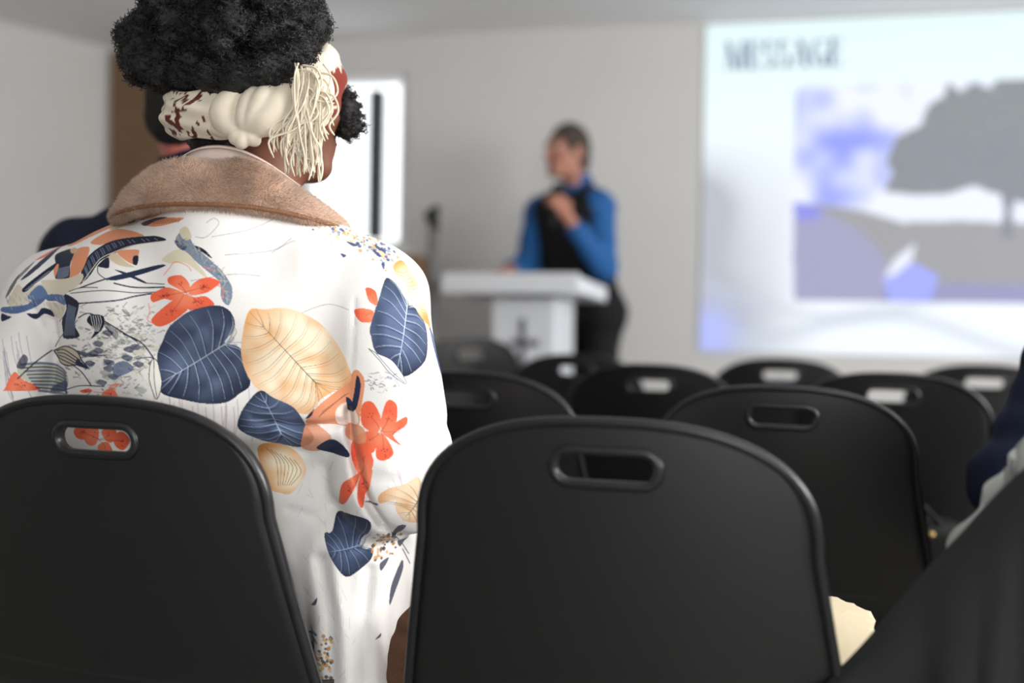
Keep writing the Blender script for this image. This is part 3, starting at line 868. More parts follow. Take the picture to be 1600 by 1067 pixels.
def face_paint(V, c, R, skin, q=1.0, lip=(150, 90, 84), brow=(60, 50, 44)):
    L = (V - np.array(c)) @ R / q
    col = np.empty((len(V), 3), np.float32); col[:] = lin(skin)
    def blot(x, z, rx, rz, cc, al=1.0, ymin=0.04):
        m = np.clip(1.25 - np.hypot((L[:, 0] - x) / rx, (L[:, 2] - z) / rz), 0, 0.35) / 0.35 * (L[:, 1] > ymin) * (np.abs(L[:, 0]) < 0.07) * al
        col[:] = col * (1 - m[:, None]) + np.array(lin(cc), np.float32) * m[:, None]
    blot(0, -0.064, 0.024, 0.011, lip, 0.8); blot(0, -0.064, 0.022, 0.0018, (70, 40, 38))
    for s in (-1, 1):
        blot(s * 0.031, 0.010, 0.0125, 0.0065, (225, 220, 214)); blot(s * 0.031, 0.010, 0.0055, 0.006, (40, 30, 26))
        blot(s * 0.033, 0.033, 0.019, 0.0045, brow)
        e = (np.abs(L[:, 0] - s * 0.08) < 0.014) & (np.abs(L[:, 2] + 0.008) < 0.034) & (L[:, 1] < 0.02)
        col[e] = col[e] * 0.95 + 0.05 * np.array(lin((200, 90, 80)))
    return col
def hand_sdf(S, w, d, n, s, curl=0.5, k=0.006, q=1.0):
    """w wrist, d towards the fingers, n out of the back of the hand, s towards the thumb"""
    w, d, n, s = (np.array(Vector(v)) for v in (w, Vector(d).normalized(), Vector(n).normalized(), Vector(s).normalized()))
    offs = (0.030, 0.010, -0.010, -0.028); lens = (0.074, 0.083, 0.077, 0.060); reach = (0.088, 0.092, 0.088, 0.080)
    for o, L, rc in zip(offs, lens, reach):
        kn = w + d * rc * q + s * o * q
        S.cone(w + s * o * 0.55 * q + d * 0.01, kn, 0.0145 * q, 0.0115 * q, 0.012)
        a = curl * 0.9; p = kn; ang = 0
        for fr, r0, r1 in ((0.44, 0.0098, 0.0088), (0.31, 0.0088, 0.008), (0.25, 0.008, 0.0066)):
            ang += a; p2 = p + (d * math.cos(ang) - n * math.sin(ang)) * L * fr * q
            S.cone(p, p2, r0 * q, r1 * q, k if r0 < 0.0095 else 0.008); p = p2
    t0 = w + d * 0.022 * q + s * 0.026 * q; t1 = t0 + (d * 0.62 + s * 0.62 - n * 0.35) * 0.044 * q
    t2 = t1 + (d * 0.85 + s * 0.12 - n * (0.3 + curl * 0.5)) * 0.034 * q; t3 = t2 + (d * 0.8 - s * 0.25 - n * (0.3 + curl * 0.6)) * 0.027 * q
    S.cone(t0, t1, 0.0155 * q, 0.0115 * q, 0.012); S.cone(t1, t2, 0.0105 * q, 0.0095 * q, k); S.cone(t2, t3, 0.0095 * q, 0.0075 * q, k)
def bounds(J, m): P = np.array([list(v) for v in J.values()]); return P.min(0) - m, P.max(0) + m
def limb(S, J, g, k=0.02):
    for a, b, ra, rb in g: S.cone(J[a], J[b], ra, rb, k)
def torso(S, J, e=0.0, k=0.05):
    ch, pe = np.array(J['chest']), np.array(J['pelvis']); sl_, sr_ = np.array(J['sl']), np.array(J['sr']); hl, hr = np.array(J['hl']), np.array(J['hr'])
    S.cone(ch * .55 + sl_ * .45, pe * .5 + hl * .5, 0.105 + e, 0.105 + e, k); S.cone(ch * .55 + sr_ * .45, pe * .5 + hr * .5, 0.105 + e, 0.105 + e, k)
    S.cone(sl_, sr_, 0.060 + e, 0.060 + e, k); S.cone(J['neck'], ch, 0.055 + e * .5, 0.10 + e, k)
    S.cone(hl, hr, 0.105 + e, 0.105 + e, k)
def person_body(J, R, name_skin, skin, h=0.006, q=1.0, hands=(), lip=(150, 90, 84), brow=(60, 50, 44), legs=True):
    lo, hi = bounds(J, 0.17); lo[2] = max(lo[2], -0.02)
    S = SDF(lo, hi, h)
    torso(S, J)
    S.cone(J['neck'], np.array(J['head']) + R @ np.array([0, -0.018, -0.06]), 0.058, 0.054, 0.03)
    for s in 'lr':
        limb(S, J, [('s' + s, 'e' + s, 0.052, 0.042), ('e' + s, 'w' + s, 0.043, 0.027), ('h' + s, 'k' + s, 0.085, 0.056), ('k' + s, 'a' + s, 0.056, 0.036)])
        S.cone(J['a' + s], J['t' + s], 0.036, 0.026, 0.02)
    for args in hands: hand_sdf(S, *args)
    head_sdf(S, J['head'], R, q)
    V, Q = S.mesh(); me = mesh_np('body', V, Q)
    colour(me, face_paint(V, J['head'], R, skin, q, lip, brow))
    return me
def garment(J, parts, h, e, k=0.03, cut=()):
    lo, hi = bounds(J, 0.2); lo[2] = max(lo[2], -0.02); S = SDF(lo, hi, h)
    if 'torso' in parts: torso(S, J, e)
    for s in 'lr':
        if 'arms' in parts: limb(S, J, [('s' + s, 'e' + s, 0.060 + e, 0.050 + e), ('e' + s, 'w' + s, 0.050 + e, 0.034 + e)], k)
        if 'legs' in parts: limb(S, J, [('h' + s, 'k' + s, 0.095 + e, 0.068 + e), ('k' + s, 'a' + s, 0.068 + e, 0.052 + e)], k)
    if 'legs' in parts: S.cone(J['hl'], J['hr'], 0.112 + e, 0.112 + e, 0.04)
    for p, n in cut: S.halfspace(p, n)
    return S
def wrinkle(a, f, seed):
    r = np.random.RandomState(seed); W = r.randn(5, 3) * f; ph = r.rand(5) * 6
    return lambda X, Y, Z: sum(a * np.sin(W[i, 0] * X + W[i, 1] * Y + W[i, 2] * 1.6 * Z + ph[i]) for i in range(5)) / 2.2
def add_sdf(name, S, m, parent):
    V, Q = S.mesh(); return link(name, mesh_np(name, V, Q), m, parent)
def shoe(J, s, m, parent, zf=0.0):
    a, t = np.array(J['a' + s]), np.array(J['t' + s]); d = t - a; d[2] = 0; d /= np.linalg.norm(d)
    z = zf + 0.045; S = SDF(np.minimum(a, t) - 0.12, np.maximum(a, t) + 0.12, 0.006)
    S.cone((a[0] - d[0]*.03, a[1] - d[1]*.03, z), (t[0] + d[0]*.05, t[1] + d[1]*.05, z - 0.012), 0.044, 0.036, 0.02); S.cone(a, (a[0], a[1], z), 0.046, 0.044, 0.02)
    S.halfspace((0, 0, zf + 0.001), (0, 0, -1)); add_sdf('shoe', S, m, parent)
m_skin = mat_attr('skin', 0.55, 0.4)
def short_hair(J, R, m, parent, q=1.0, cut_f=0.045, low=-0.055, seed=3):
    c = np.array(J['head']); S = SDF(c - 0.16, c + 0.17, 0.005)
    P = lambda x, y, z: c + R @ (np.array([x, y, z]) * q)
    S.ell(P(0, -0.016, 0.024), np.array((0.083, 0.100, 0.109)) * q, R, 0.01)
    S.ell(P(0, -0.06, -0.03), np.array((0.066, 0.05, 0.06)) * q, R, 0.02)
    S.ell(P(0, 0.10, -0.055), np.array((0.10, 0.078, 0.108)) * q, R, 0.012, 's')
    S.halfspace(P(0, 0, low), R @ np.array([0, 0.5, -1]))
    for s in (-1, 1): S.ell(P(s * 0.085, 0.0, -0.02), np.array((0.02, 0.03, 0.042)) * q, R, 0.008, 's')
    S.disp(wrinkle(0.0018, 160, seed))
    return add_sdf('hair', S, m, parent)
m_black = mat('black_wool', (20, 20, 22), 0.8, 0.25, 0.15, 60, 0.2)
m_trouser = mat('black_trouser', (18, 18, 20), 0.75, 0.25, 0.12, 60, 0.2)
m_shoe = mat('shoe_leather', (24, 22, 21), 0.4, 0.5, 0.1, 40)
m_hairg = mat('grey_brown_hair', (74, 64, 56), 0.75, 0.3, 0.4, 220, 0.6)
m_hairk = mat('dark_hair', (30, 27, 25), 0.7, 0.3, 0.4, 220, 0.6)

# ---- the speaker behind the lectern
J = dict(head=at(886, 238, 5.06), neck=at(903, 286, 5.12), chest=at(900, 345, 5.12), pelvis=(0.327, 5.16, 1.004),
         sl=at(938, 322, 5.04), sr=at(843, 330, 5.20), el=at(945, 420, 4.92), er=at(822, 418, 5.16), wl=at(886, 338, 4.80), wr=at(790, 424, 4.98),
         hl=(0.420, 5.12, 0.985), hr=(0.234, 5.20, 0.985), kl=(0.403, 5.10, 0.590), kr=(0.256, 5.20, 0.590), al=(0.392, 5.14, 0.205), ar=(0.262, 5.24, 0.205),
         tl=(0.360, 5.02, 0.160), tr=(0.218, 5.12, 0.160))
Rm = axes((-0.80, -0.60, 0.02))
spk = thing('person', (0.327, 5.16, 0.12), 'man in a blue shirt and black vest speaking into a microphone', 'person')
wl, el = Vector(J['wl']), Vector(J['el'])
hd = Vector((-0.55, 0.1, 0.82)).normalized(); hn = Vector((0.35, -0.93, 0.1))
mic_c = at(868, 318, 4.81)
link('body', person_body(J, Rm, 'skin', (176, 122, 102), 0.006, 1.05,
     hands=[(J['wl'], hd, hn, hd.cross(hn), 0.95), (J['wr'], (-0.3, -0.9, -0.1), (0, 0, 1), (0.9, -0.3, 0), 0.25)]), m_skin, spk)
short_hair(J, Rm, m_hairg, spk, 1.05)
m_blue = mat('blue_shirt', (38, 92, 150), 0.75, 0.25, 0.08, 40, 0.2)
S = garment(J, ('torso', 'arms'), 0.007, 0.006, cut=[((0, 0, 1.0), (0, 0, -1))])
S.cone(J['neck'], np.array(J['neck']) + np.array((-0.005, -0.01, 0.035)), 0.073, 0.066, 0.012)
S.cone(np.array(J['neck']) + np.array((-0.004, -0.01, 0.03)), np.array(J['head']) + Rm @ np.array([0, 0.0, -0.03]), 0.060, 0.06, 0.004, 's')
for s, q in (('l', (0.018, 0.05, 0.0)), ('r', (0, 0, 0))):
    w = np.array(J['w' + s]); d = w - np.array(J['e' + s]); d /= np.linalg.norm(d)
    S.cone(w - d * 0.012, w + d * 0.10, 0.05, 0.06, 0.004, 's')
S.disp(wrinkle(0.003, 34, 2)); add_sdf('shirt', S, m_blue, spk)
S = garment(J, ('torso',), 0.007, 0.017, cut=[((0, 0, 0.98), (0, 0, -1))])
for s in 'lr': S.cone(J['s' + s], np.array(J['s' + s]) + 0.6 * (np.array(J['s' + s]) - np.array(J['chest'])), 0.088, 0.11, 0.01, 's')
S.cone(np.array(J['neck']) + np.array((-0.02, -0.06, -0.09)), np.array(J['neck']) + np.array((-0.02, -0.05, 0.1)), 0.02, 0.085, 0.01, 's')
S.disp(wrinkle(0.002, 30, 4)); add_sdf('vest', S, m_black, spk)
S = garment(J, ('legs',), 0.008, 0.008, cut=[((0, 0, 1.08), (0, 0, 1)), ((0, 0, 0.17), (0, 0, -1))]); S.disp(wrinkle(0.003, 24, 5)); add_sdf('trousers', S, m_trouser, spk)
for s in 'lr': shoe(J, s, m_shoe, spk, 0.12)
mic = thing('microphone', mic_c, 'black handheld microphone held up to the speaker\'s mouth', 'microphone')
ma = (at(872, 286, 4.86) - mic_c).normalized()
MB().tube([mic_c - ma * 0.12, mic_c - ma * 0.115, mic_c + ma * 0.05, mic_c + ma * 0.06], [0.009, 0.011, 0.015, 0.014], 14).build('handle', m_dark, mic, True)
MB().tube([mic_c + ma * (0.058 + 0.046 * (1 - math.cos(k * math.pi / 8)) / 2) for k in range(9)], [0.012 + 0.013 * math.sin(k * math.pi / 8) for k in range(9)], 14).build('grille', mat('mic_grille', (40, 41, 42), 0.4, 0.5, 0.1, 300, 0.5, metal=0.6), mic, True)

# ---- the listener in dark clothes in front of the floral jacket
J = dict(head=at(296, 176, 2.38), neck=at(300, 280, 2.36), chest=at(296, 400, 2.38), pelvis=(-0.678, 2.34, 0.55),
         sl=at(122, 400, 2.38), sr=at(470, 410, 2.38), el=at(96, 560, 2.40), er=at(480, 580, 2.42), wl=(-0.814, 2.64, 0.66), wr=(-0.565, 2.66, 0.66),
         hl=(-0.791, 2.36, 0.54), hr=(-0.565, 2.36, 0.54), kl=(-0.791, 2.78, 0.53), kr=(-0.520, 2.78, 0.53), al=(-0.791, 2.78, 0.085), ar=(-0.497, 2.80, 0.085), tl=(-0.791, 2.91, 0.04), tr=(-0.475, 2.93, 0.04))
R2 = axes((0.12, 0.99, -0.08))
p2 = thing('person', (-0.678, 2.34, 0), 'seated person with short dark hair in dark navy, beyond the floral jacket', 'person')
link('body', person_body(J, R2, 'skin', (190, 108, 98), 0.008, 1.0, hands=[(J['wl'], (0.3, 0.9, -0.2), (0, 0.2, 1), (0.9, -0.2, 0), 0.3), (J['wr'], (-0.1, 0.95, -0.2), (0, 0.2, 1), (-0.9, -0.2, 0), 0.3)]), m_skin, p2)
short_hair(J, R2, m_hairk, p2)
m_navy = mat('navy_jacket', (22, 27, 46), 0.8, 0.25, 0.15, 50, 0.2)
S = garment(J, ('torso', 'arms'), 0.009, 0.014, cut=[((0, 0, 0.50), (0, 0, -1))]); S.cone(J['neck'], np.array(J['neck']) + np.array((0, 0, 0.02)), 0.075, 0.07, 0.02)
S.disp(wrinkle(0.003, 30, 6)); add_sdf('jacket', S, m_navy, p2)
S = garment(J, ('legs',), 0.009, 0.006, cut=[((0, 0, 0.66), (0, 0, 1)), ((0, 0, 0.06), (0, 0, -1))]); add_sdf('trousers', S, m_trouser, p2)
for s in 'lr': shoe(J, s, m_shoe, p2)
chair((-0.74, 2.15), R13(10), 'black plastic chair hidden beyond the floral jacket, under the navy person')

# ---- the listener in navy at the frame's edge
J = dict(head=(1.22, 1.92, 1.23), neck=(1.21, 1.89, 1.08), chest=(1.20, 1.91, 0.92), pelvis=(1.17, 1.88, 0.55),
         sl=at(1690, 560, 1.90), sr=(1.42, 1.86, 0.98), el=at(1590, 760, 1.86), er=(1.47, 1.86, 0.74), wl=(1.00, 2.12, 0.64), wr=(1.28, 2.13, 0.66),
         hl=(1.08, 1.90, 0.54), hr=(1.27, 1.88, 0.54), kl=(1.12, 2.32, 0.53), kr=(1.34, 2.28, 0.53), al=(1.14, 2.34, 0.085), ar=(1.36, 2.30, 0.085), tl=(1.17, 2.46, 0.04), tr=(1.39, 2.42, 0.04))
R3 = axes((0.05, 0.99, -0.05))
p3 = thing('person', (1.17, 1.88, 0), 'seated person in a navy sweater, only the near arm inside the picture', 'person')
link('body', person_body(J, R3, 'skin', (186, 130, 110), 0.008, 1.0, hands=[(J['wl'], (0.4, 0.85, -0.1), (0, 0.1, 1), (0.85, -0.4, 0), 0.3), (J['wr'], (-0.3, 0.9, -0.1), (0, 0.1, 1), (-0.9, -0.3, 0), 0.3)]), m_skin, p3)
short_hair(J, R3, m_hairk, p3)
S = garment(J, ('torso', 'arms'), 0.008, 0.024, cut=[((0, 0, 0.50), (0, 0, -1))]); S.disp(wrinkle(0.004, 34, 9))
add_sdf('sweater', S, mat('navy_sweater', (24, 30, 52), 0.85, 0.2, 0.15, 60, 0.3), p3)
S = garment(J, ('legs',), 0.009, 0.006, cut=[((0, 0, 0.66), (0, 0, 1)), ((0, 0, 0.06), (0, 0, -1))]); add_sdf('trousers', S, m_trouser, p3)
for s in 'lr': shoe(J, s, m_shoe, p3)
chair((1.12, 1.70), R13(6), 'black plastic chair under the person in the navy sweater')
# ================================================================== the person in the floral jacket
wom = thing('person', (-0.46, 1.70, 0), 'seated person in a floral jacket with black curly hair tied up in a scarf', 'person')
HC = np.array(at(424, 152, 1.685)); RH = axes((0.88, 0.47, -0.05), (0.05, 0.05, 1))
J = dict(head=HC + np.array((0.007, 0.004, -0.004)), neck=(-0.385, 1.665, 1.085), chest=(-0.43, 1.69, 0.92), pelvis=(-0.45, 1.80, 0.56),
         sl=(-0.66, 1.73, 0.955), sr=(-0.235, 1.65, 0.965), el=(-0.80, 1.71, 0.69), er=(-0.175, 1.62, 0.70), wl=(-0.62, 1.95, 0.66), wr=(-0.30, 1.86, 0.63),
         hl=(-0.53, 1.82, 0.545), hr=(-0.37, 1.80, 0.545), kl=(-0.56, 2.06, 0.53), kr=(-0.28, 2.04, 0.53), al=(-0.56, 2.06, 0.085), ar=(-0.26, 2.05, 0.085), tl=(-0.56, 2.18, 0.04), tr=(-0.24, 2.17, 0.04))
link('body', person_body(J, RH, 'skin', (112, 68, 48), 0.007, 1.02, hands=[(J['wl'], (0.6, 0.75, -0.1), (0, 0.1, 1), (0.75, -0.6, 0), 0.35), (J['wr'], (-0.5, 0.8, -0.1), (0, 0.1, 1), (-0.8, -0.5, 0), 0.35)], lip=(120, 66, 60), brow=(25, 20, 18)), m_skin, wom)
S = garment(J, ('legs',), 0.009, 0.008, cut=[((0, 0, 0.64), (0, 0, 1)), ((0, 0, 0.06), (0, 0, -1))]); add_sdf('trousers', S, m_trouser, wom)
for s in 'lr': shoe(J, s, m_shoe, wom)

# ---- jacket: one cloth body with both sleeves
S = SDF((-1.0, 1.38, 0.30), (-0.02, 2.08, 1.16), 0.0042)
S.cone((-0.54, 1.70, 0.93), (-0.56, 1.775, 0.56), 0.150, 0.160, 0.06)
S.cone((-0.34, 1.68, 0.94), (-0.335, 1.755, 0.56), 0.145, 0.155, 0.06)
S.cone((-0.43, 1.635, 1.085), (-0.43, 1.64, 0.98), 0.085, 0.10, 0.06)
S.cone((-0.43, 1.665, 1.06), (-0.43, 1.68, 0.95), 0.085, 0.13, 0.06)
S.cone((-0.45, 1.680, 1.045), (-0.70, 1.725, 0.940), 0.062, 0.092, 0.06)
S.cone((-0.41, 1.670, 1.045), (-0.218, 1.645, 0.962), 0.062, 0.088, 0.06)
S.cone((-0.58, 1.80, 0.54), (-0.31, 1.77, 0.54), 0.150, 0.140, 0.05)
S.cone((-0.50, 1.625, 0.815), (-0.275, 1.605, 0.800), 0.085, 0.075, 0.018)       # cloth blousing over the waist
S.cone((-0.33, 1.68, 0.68), (-0.235, 1.665, 0.56), 0.105, 0.085, 0.02)             # hanging fold beside the chair
S.cone((-0.250, 1.625, 0.62), (-0.222, 1.60, 0.36), 0.052, 0.055, 0.03)
S.cone((-0.185, 1.67, 0.58), (-0.180, 1.63, 0.36), 0.035, 0.045, 0.02)
S.cone((-0.165, 1.675, 0.62), (-0.150, 1.65, 0.38), 0.045, 0.050, 0.02)
S.cone((-0.705, 1.725, 0.94), (-0.80, 1.705, 0.70), 0.094, 0.088, 0.022)          # sleeves
S.cone((-0.80, 1.705, 0.70), (-0.63, 1.94, 0.665), 0.088, 0.060, 0.02)
S.cone((-0.215, 1.642, 0.962), (-0.168, 1.600, 0.705), 0.090, 0.090, 0.016)
S.cone((-0.172, 1.600, 0.705), (-0.29, 1.85, 0.635), 0.086, 0.058, 0.02)
S.cone((-0.43, 1.63, 1.13), (-0.43, 1.655, 1.35), 0.050, 0.09, 0.01, 's')          # neck opening
for s in 'lr':
    w = np.array(J['w' + s]); d = w - np.array(J['e' + s]); d /= np.linalg.norm(d); S.cone(w - d * 0.015, w + d * 0.12, 0.045, 0.06, 0.006, 's')
def gp_(P): return [(at(x, y, 1.56).x, at(x, y, 1.56).z) for x, y in P]
GROOVES = [(gp_(P), a, w) for P, a, w in (
    ([(546, 640), (552, 690), (562, 725), (578, 775), (600, 815)], 0.020, 0.0065),
    ([(600, 815), (630, 838), (665, 850)], 0.006, 0.008),
    ([(556, 470), (553, 560), (548, 640)], 0.0025, 0.003),
    ([(400, 652), (440, 660), (500, 664), (546, 656)], 0.011, 0.006),
    ([(430, 690), (480, 705), (545, 700)], 0.005, 0.010),
    ([(450, 800), (490, 812), (530, 790)], 0.006, 0.012),
    ([(500, 880), (515, 960), (520, 1067)], 0.010, 0.012),
    ([(570, 900), (562, 980), (568, 1067)], 0.012, 0.012),
    ([(600, 700), (640, 690), (690, 670)], 0.004, 0.012),
    ([(590, 740), (640, 742), (690, 730)], 0.004, 0.010),
    ([(52, 500), (54, 540), (44, 580), (30, 620)], 0.012, 0.010),
    ([(20, 480), (40, 520)], 0.006, 0.008))]
def folds(X, Y, Z):
    f = 0.0022 * np.sin(31 * X + 22 * Z + 9 * Y + 1.1) + 0.0016 * np.sin(-44 * X + 30 * Z + 12 * Y)
    f = f + 0.0045 * np.sin(85 * X + 3 * Y + 6 * Z) * np.clip((0.66 - Z) / 0.12, 0, 1)
    g = np.exp(-((Z - 0.735 - 0.25 * (X + 0.38)) / 0.012) ** 2) * np.clip((X + 0.46) / 0.05, 0, 1) * np.clip((-0.26 - X) / 0.03, 0, 1)
    e = np.exp(-((X + 0.255 + 0.30 * (0.85 - Z)) / 0.007) ** 2) * np.clip((Z - 0.70) / 0.05, 0, 1) * np.clip((0.98 - Z) / 0.05, 0, 1)
    f = f + 0.006 * g
    for P, amp, w in GROOVES:
        for (a, b) in zip(P[:-1], P[1:]):
            dx, dz = b[0] - a[0], b[1] - a[1]; L = dx * dx + dz * dz
            t = np.clip(((X - a[0]) * dx + (Z - a[1]) * dz) / L, 0, 1)
            d2 = (X - a[0] - t * dx) ** 2 + (Z - a[1] - t * dz) ** 2
            f = np.maximum(f, f * 0 + amp * np.exp(-d2 / w ** 2)) if amp > 0 else np.minimum(f, amp * np.exp(-d2 / w ** 2))
    return f
S.disp(folds)
V, Q = S.mesh()
N, fn = normals_np(V, Q)
# the back, whose print is fine, gets a finer mesh
vd = np.array((-0.27, 0.963, 0.0)); cen = V[Q].mean(1)
near = (fn / (np.linalg.norm(fn, axis=1, keepdims=True) + 1e-12)) @ vd < 0.30
def carve(V, Q, m):
    q = Q[m]; u, inv = np.unique(q, return_inverse=True); return V[u], inv.reshape(-1, 4)
Vf, Qf = carve(V, Q, ~near)
Vb, Qb = carve(V, Q, near)
def subdiv_lin(V, Q):
    b = smooth_np
    globals()['smooth_np'] = lambda v, q, it=1, lam=.5: v
    r = subdivide_np(V, Q); globals()['smooth_np'] = b; return r
for _ in range(2): Vb, Qb = subdiv_lin(Vb, Qb)
print('jacket quads', len(Qb), len(Qf))
Vj = np.concatenate([Vb, Vf]); Qj = np.concatenate([Qb, Qf + len(Vb)])

# ---- the print, in fabric units (1 unit = 0.923 mm of cloth), x across the back, y down it
WHITE = (238, 234, 230)
pr = Canvas(-160, 200, 790, 1120, 1.6, WHITE)
NAVY, NAVY2, BLUE, PALE = (36, 45, 72), (27, 33, 54), (94, 118, 164), (178, 196, 220)
GOLD, CREAM, PEACH, ORANGE = (228, 158, 84), (250, 236, 208), (226, 150, 112), (240, 104, 72)
Xp, Yp = np.meshgrid(np.arange(pr.w) / pr.sc + pr.x0, np.arange(pr.h) / pr.sc + pr.y0)
pr.img *= (0.97 + 0.05 * vnoise(Xp, Yp, 0.02, 8))[..., None].astype(np.float32)
Z3 = lambda P: [(x / 2.735, 230 + y / 2.735) for x, y in P]
Z4 = lambda P: [(360 + x / 2.667, 300 + y / 2.667) for x, y in P]
Z5 = lambda P: [(380 + x / 2.5, 640 + y / 2.5) for x, y in P]
ZA = lambda P: [(x / 5.335, 320 + y / 5.335) for x, y in P]
ZB = lambda P: [(200 + x / 4.445, 400 + y / 4.445) for x, y in P]
ZC = lambda P: [(x / 6.668, 480 + y / 6.668) for x, y in P]
def toned(c0, c1, cx, cy, r, seed, ns=0.05, inv=False):
    a, b = np.array(lin(c0)), np.array(lin(c1))
    def fn(X, Y):
        d = np.hypot(X - cx, Y - cy) / r
        t = np.clip(1.45 * (1.02 - d), 0, 1) * (0.35 + 1.1 * vnoise(X, Y, ns, seed))
        return a + (b - a) * np.clip(t, 0, 1)[..., None]
    return fn
def leaf(P, base, tip, c_edge, c_mid, vein, nv=9, vw=1.3, seed=1, bend=0.35, ref=None):
    o = cr(P, 6); cx, cy = o.mean(0); r = np.hypot(*(o - (cx, cy)).T).max()
    if ref: cx, cy = ref
    pr.fill(P, c_edge, fn=toned(c_edge, c_mid, cx, cy, r, seed))
    base, tip = np.array(base), np.array(tip)
    ib, it = np.argmin(np.hypot(*(o - base).T)), np.argmin(np.hypot(*(o - tip).T))
    n = len(o)
    for sgn in (1, -1):
        L = (it - ib) % n if sgn == 1 else (ib - it) % n
        for k in range(1, nv + 1):
            f = k / (nv + 0.6); q = o[(ib + sgn * int(L * f)) % n]
            st = base + (tip - base) * max(0, (f * 1.25 - 0.32)) * 0.9
            end = st + (q - st) * 0.93
            mid = (st + end) / 2 + (tip - base) * -0.10 * bend + (q - (base + tip) / 2) * 0.06
            pr.stroke([st + (2, 3), mid + (2.5, 3.5), end + (2, 3)], c_edge, vw * 2.6, 0.45, taper=True, n=5)
            pr.stroke([st, mid, end], vein, vw, 0.85, taper=True, n=5)
    pr.stroke([base, (base + tip) / 2 + (1, 1), tip], vein, vw * 1.7, 0.95, taper=True)
# faint drawing on the ground
for _ in range(46):
    x, y = nrs.uniform(590, 715), nrs.uniform(540, 760); pr.stroke([(x, y), (x + nrs.uniform(4, 14), y + 25), (x + nrs.uniform(10, 26), y + nrs.uniform(45, 80))], (206, 190, 204), 1.3, 0.7)
for _ in range(26):
    x, y = nrs.uniform(225, 400), nrs.uniform(600, 640); pr.stroke([(x, y), (x + 2, y + 30), (x + nrs.uniform(-4, 4), y + 60)], (196, 180, 192), 2.0, 0.6)
for _ in range(16):
    x, y = nrs.uniform(2, 45), nrs.uniform(520, 590); pr.stroke([(x, y), (x + 5, y + 30), (x + nrs.uniform(8, 22), y + 60)], (150, 134, 156), 1.3, 0.6)
for P in ([(330, 372), (385, 360), (425, 340), (452, 318)], [(350, 400), (420, 392), (450, 372)], [(322, 350), (333, 343), (340, 352), (322, 372), (306, 372)], [(420, 395), (445, 380), (455, 376)], [(300, 440), (360, 430), (402, 432)], [(440, 500), (500, 476), (535, 484)]):
    pr.stroke(P, (120, 114, 120), 0.9, 0.75)
for _ in range(60):
    x, y = nrs.uniform(460, 560), nrs.uniform(720, 1060); pr.stroke([(x, y), (x + nrs.uniform(-10, 12), y + nrs.uniform(5, 18))], (186, 176, 184), 0.9, 0.5)
# speckled foliage on the left of the back
for _ in range(520):
    x, y = nrs.normal(195, 38), nrs.normal(545, 38)
    if y < 478 or y > 625: continue
    a = nrs.uniform(-0.9, 0.9); L = nrs.uniform(2, 9); c = [NAVY, (70, 80, 96), (112, 118, 104), (196, 198, 176)][nrs.randint(4)]
    pr.stroke([(x, y), (x + L * math.cos(a), y + L * math.sin(a))], c, nrs.uniform(0.8, 3.2), nrs.uniform(0.2, 0.75))
for _ in range(40):
    x, y = nrs.normal(195, 36), nrs.normal(545, 32); q = nrs.uniform(4, 11); pr.fill([(x - q, y + nrs.uniform(-3, 3)), (x - 2, y - q * .5), (x + q, y - 1), (x + 2, y + q * .6)], [(206, 206, 186), (150, 156, 150), (222, 218, 200)][nrs.randint(3)], nrs.uniform(.3, .7))
for _ in range(14):
    x, y = nrs.normal(190, 30), nrs.normal(560, 26); pr.fill([(x - 9, y), (x - 2, y - 5), (x + 8, y - 1), (x + 2, y + 5)], (58, 70, 98), 0.8)
# birds and feathers at the shoulder
F_ = lambda P, c, al=1.0: pr.fill(ZA(P), c, al)
F_([(520,300),(650,200),(800,120),(950,70),(1120,15),(1010,95),(900,155),(760,225),(600,295)], PEACH)
F_([(260,430),(400,330),(520,250),(600,215),(480,300),(350,400)], (226, 108, 92), .9)
F_([(750,290),(850,210),(960,170),(1080,190),(1200,240),(1180,262),(1000,268),(850,315)], PEACH)
F_([(1160,100),(1300,20),(1480,-25),(1420,30),(1300,85)], PEACH); pr.stroke(ZA([(1170,95),(1300,45),(1460,-15)]), (120, 70, 60), 1.0)
F_([(1200,140),(1300,100),(1460,108),(1540,120),(1450,155),(1300,175)], PEACH); F_([(1180,130),(1290,95),(1400,102),(1300,125),(1220,160)], NAVY2, .9)
for k in range(14):
    x = 1300 + k * 16; pr.stroke(ZA([(x, 110 + 2 * abs(k - 5)), (x - 16, 150)]), (110, 62, 56), .9)
F_([(900,150),(990,120),(1100,60),(1170,70),(1130,130),(1020,150),(930,180)], (206, 196, 170)); F_([(1050,95),(1120,85),(1110,110),(1060,120)], NAVY2); F_([(960,130),(1010,105),(1030,90),(960,115)], NAVY2)
F_([(690,655),(700,550),(740,430),(830,340),(950,280),(1100,258),(1300,255),(1395,298),(1200,318),(1050,360),(950,410),(870,455),(830,500),(780,585),(720,645)], NAVY2)
for k in range(22):
    t = k / 21; a = cr([(735,560),(790,440),(900,350),(1050,300),(1330,285)], 8, False)[int(t * 31)]; pr.stroke(ZA([(a[0] - 10, a[1] - 40 + 30 * t), (a[0] + 8, a[1]), (a[0] + 28 - 10 * t, a[1] + 50 - 42 * t)]), (150, 166, 190), 0.7, 0.9)
pr.stroke(ZA([(720,640),(800,520),(860,440),(960,390),(1130,330),(1380,305)]), (222, 214, 196), 1.4)
F_([(600,400),(640,340),(740,330),(748,400),(705,540),(640,592),(590,592),(600,480)], PEACH)
F_([(440,380),(570,335),(612,380),(592,480),(587,612),(465,602),(480,500),(450,460)], NAVY2)
for k in range(9): pr.stroke(ZA([(480, 520 + k * 11), (530, 510 + k * 11), (585, 500 + k * 10)]), (150, 162, 186), 0.8)
F_([(440,500),(485,480),(462,595)], PEACH); F_([(570,340),(620,330),(640,372),(590,380)], (206, 176, 140))
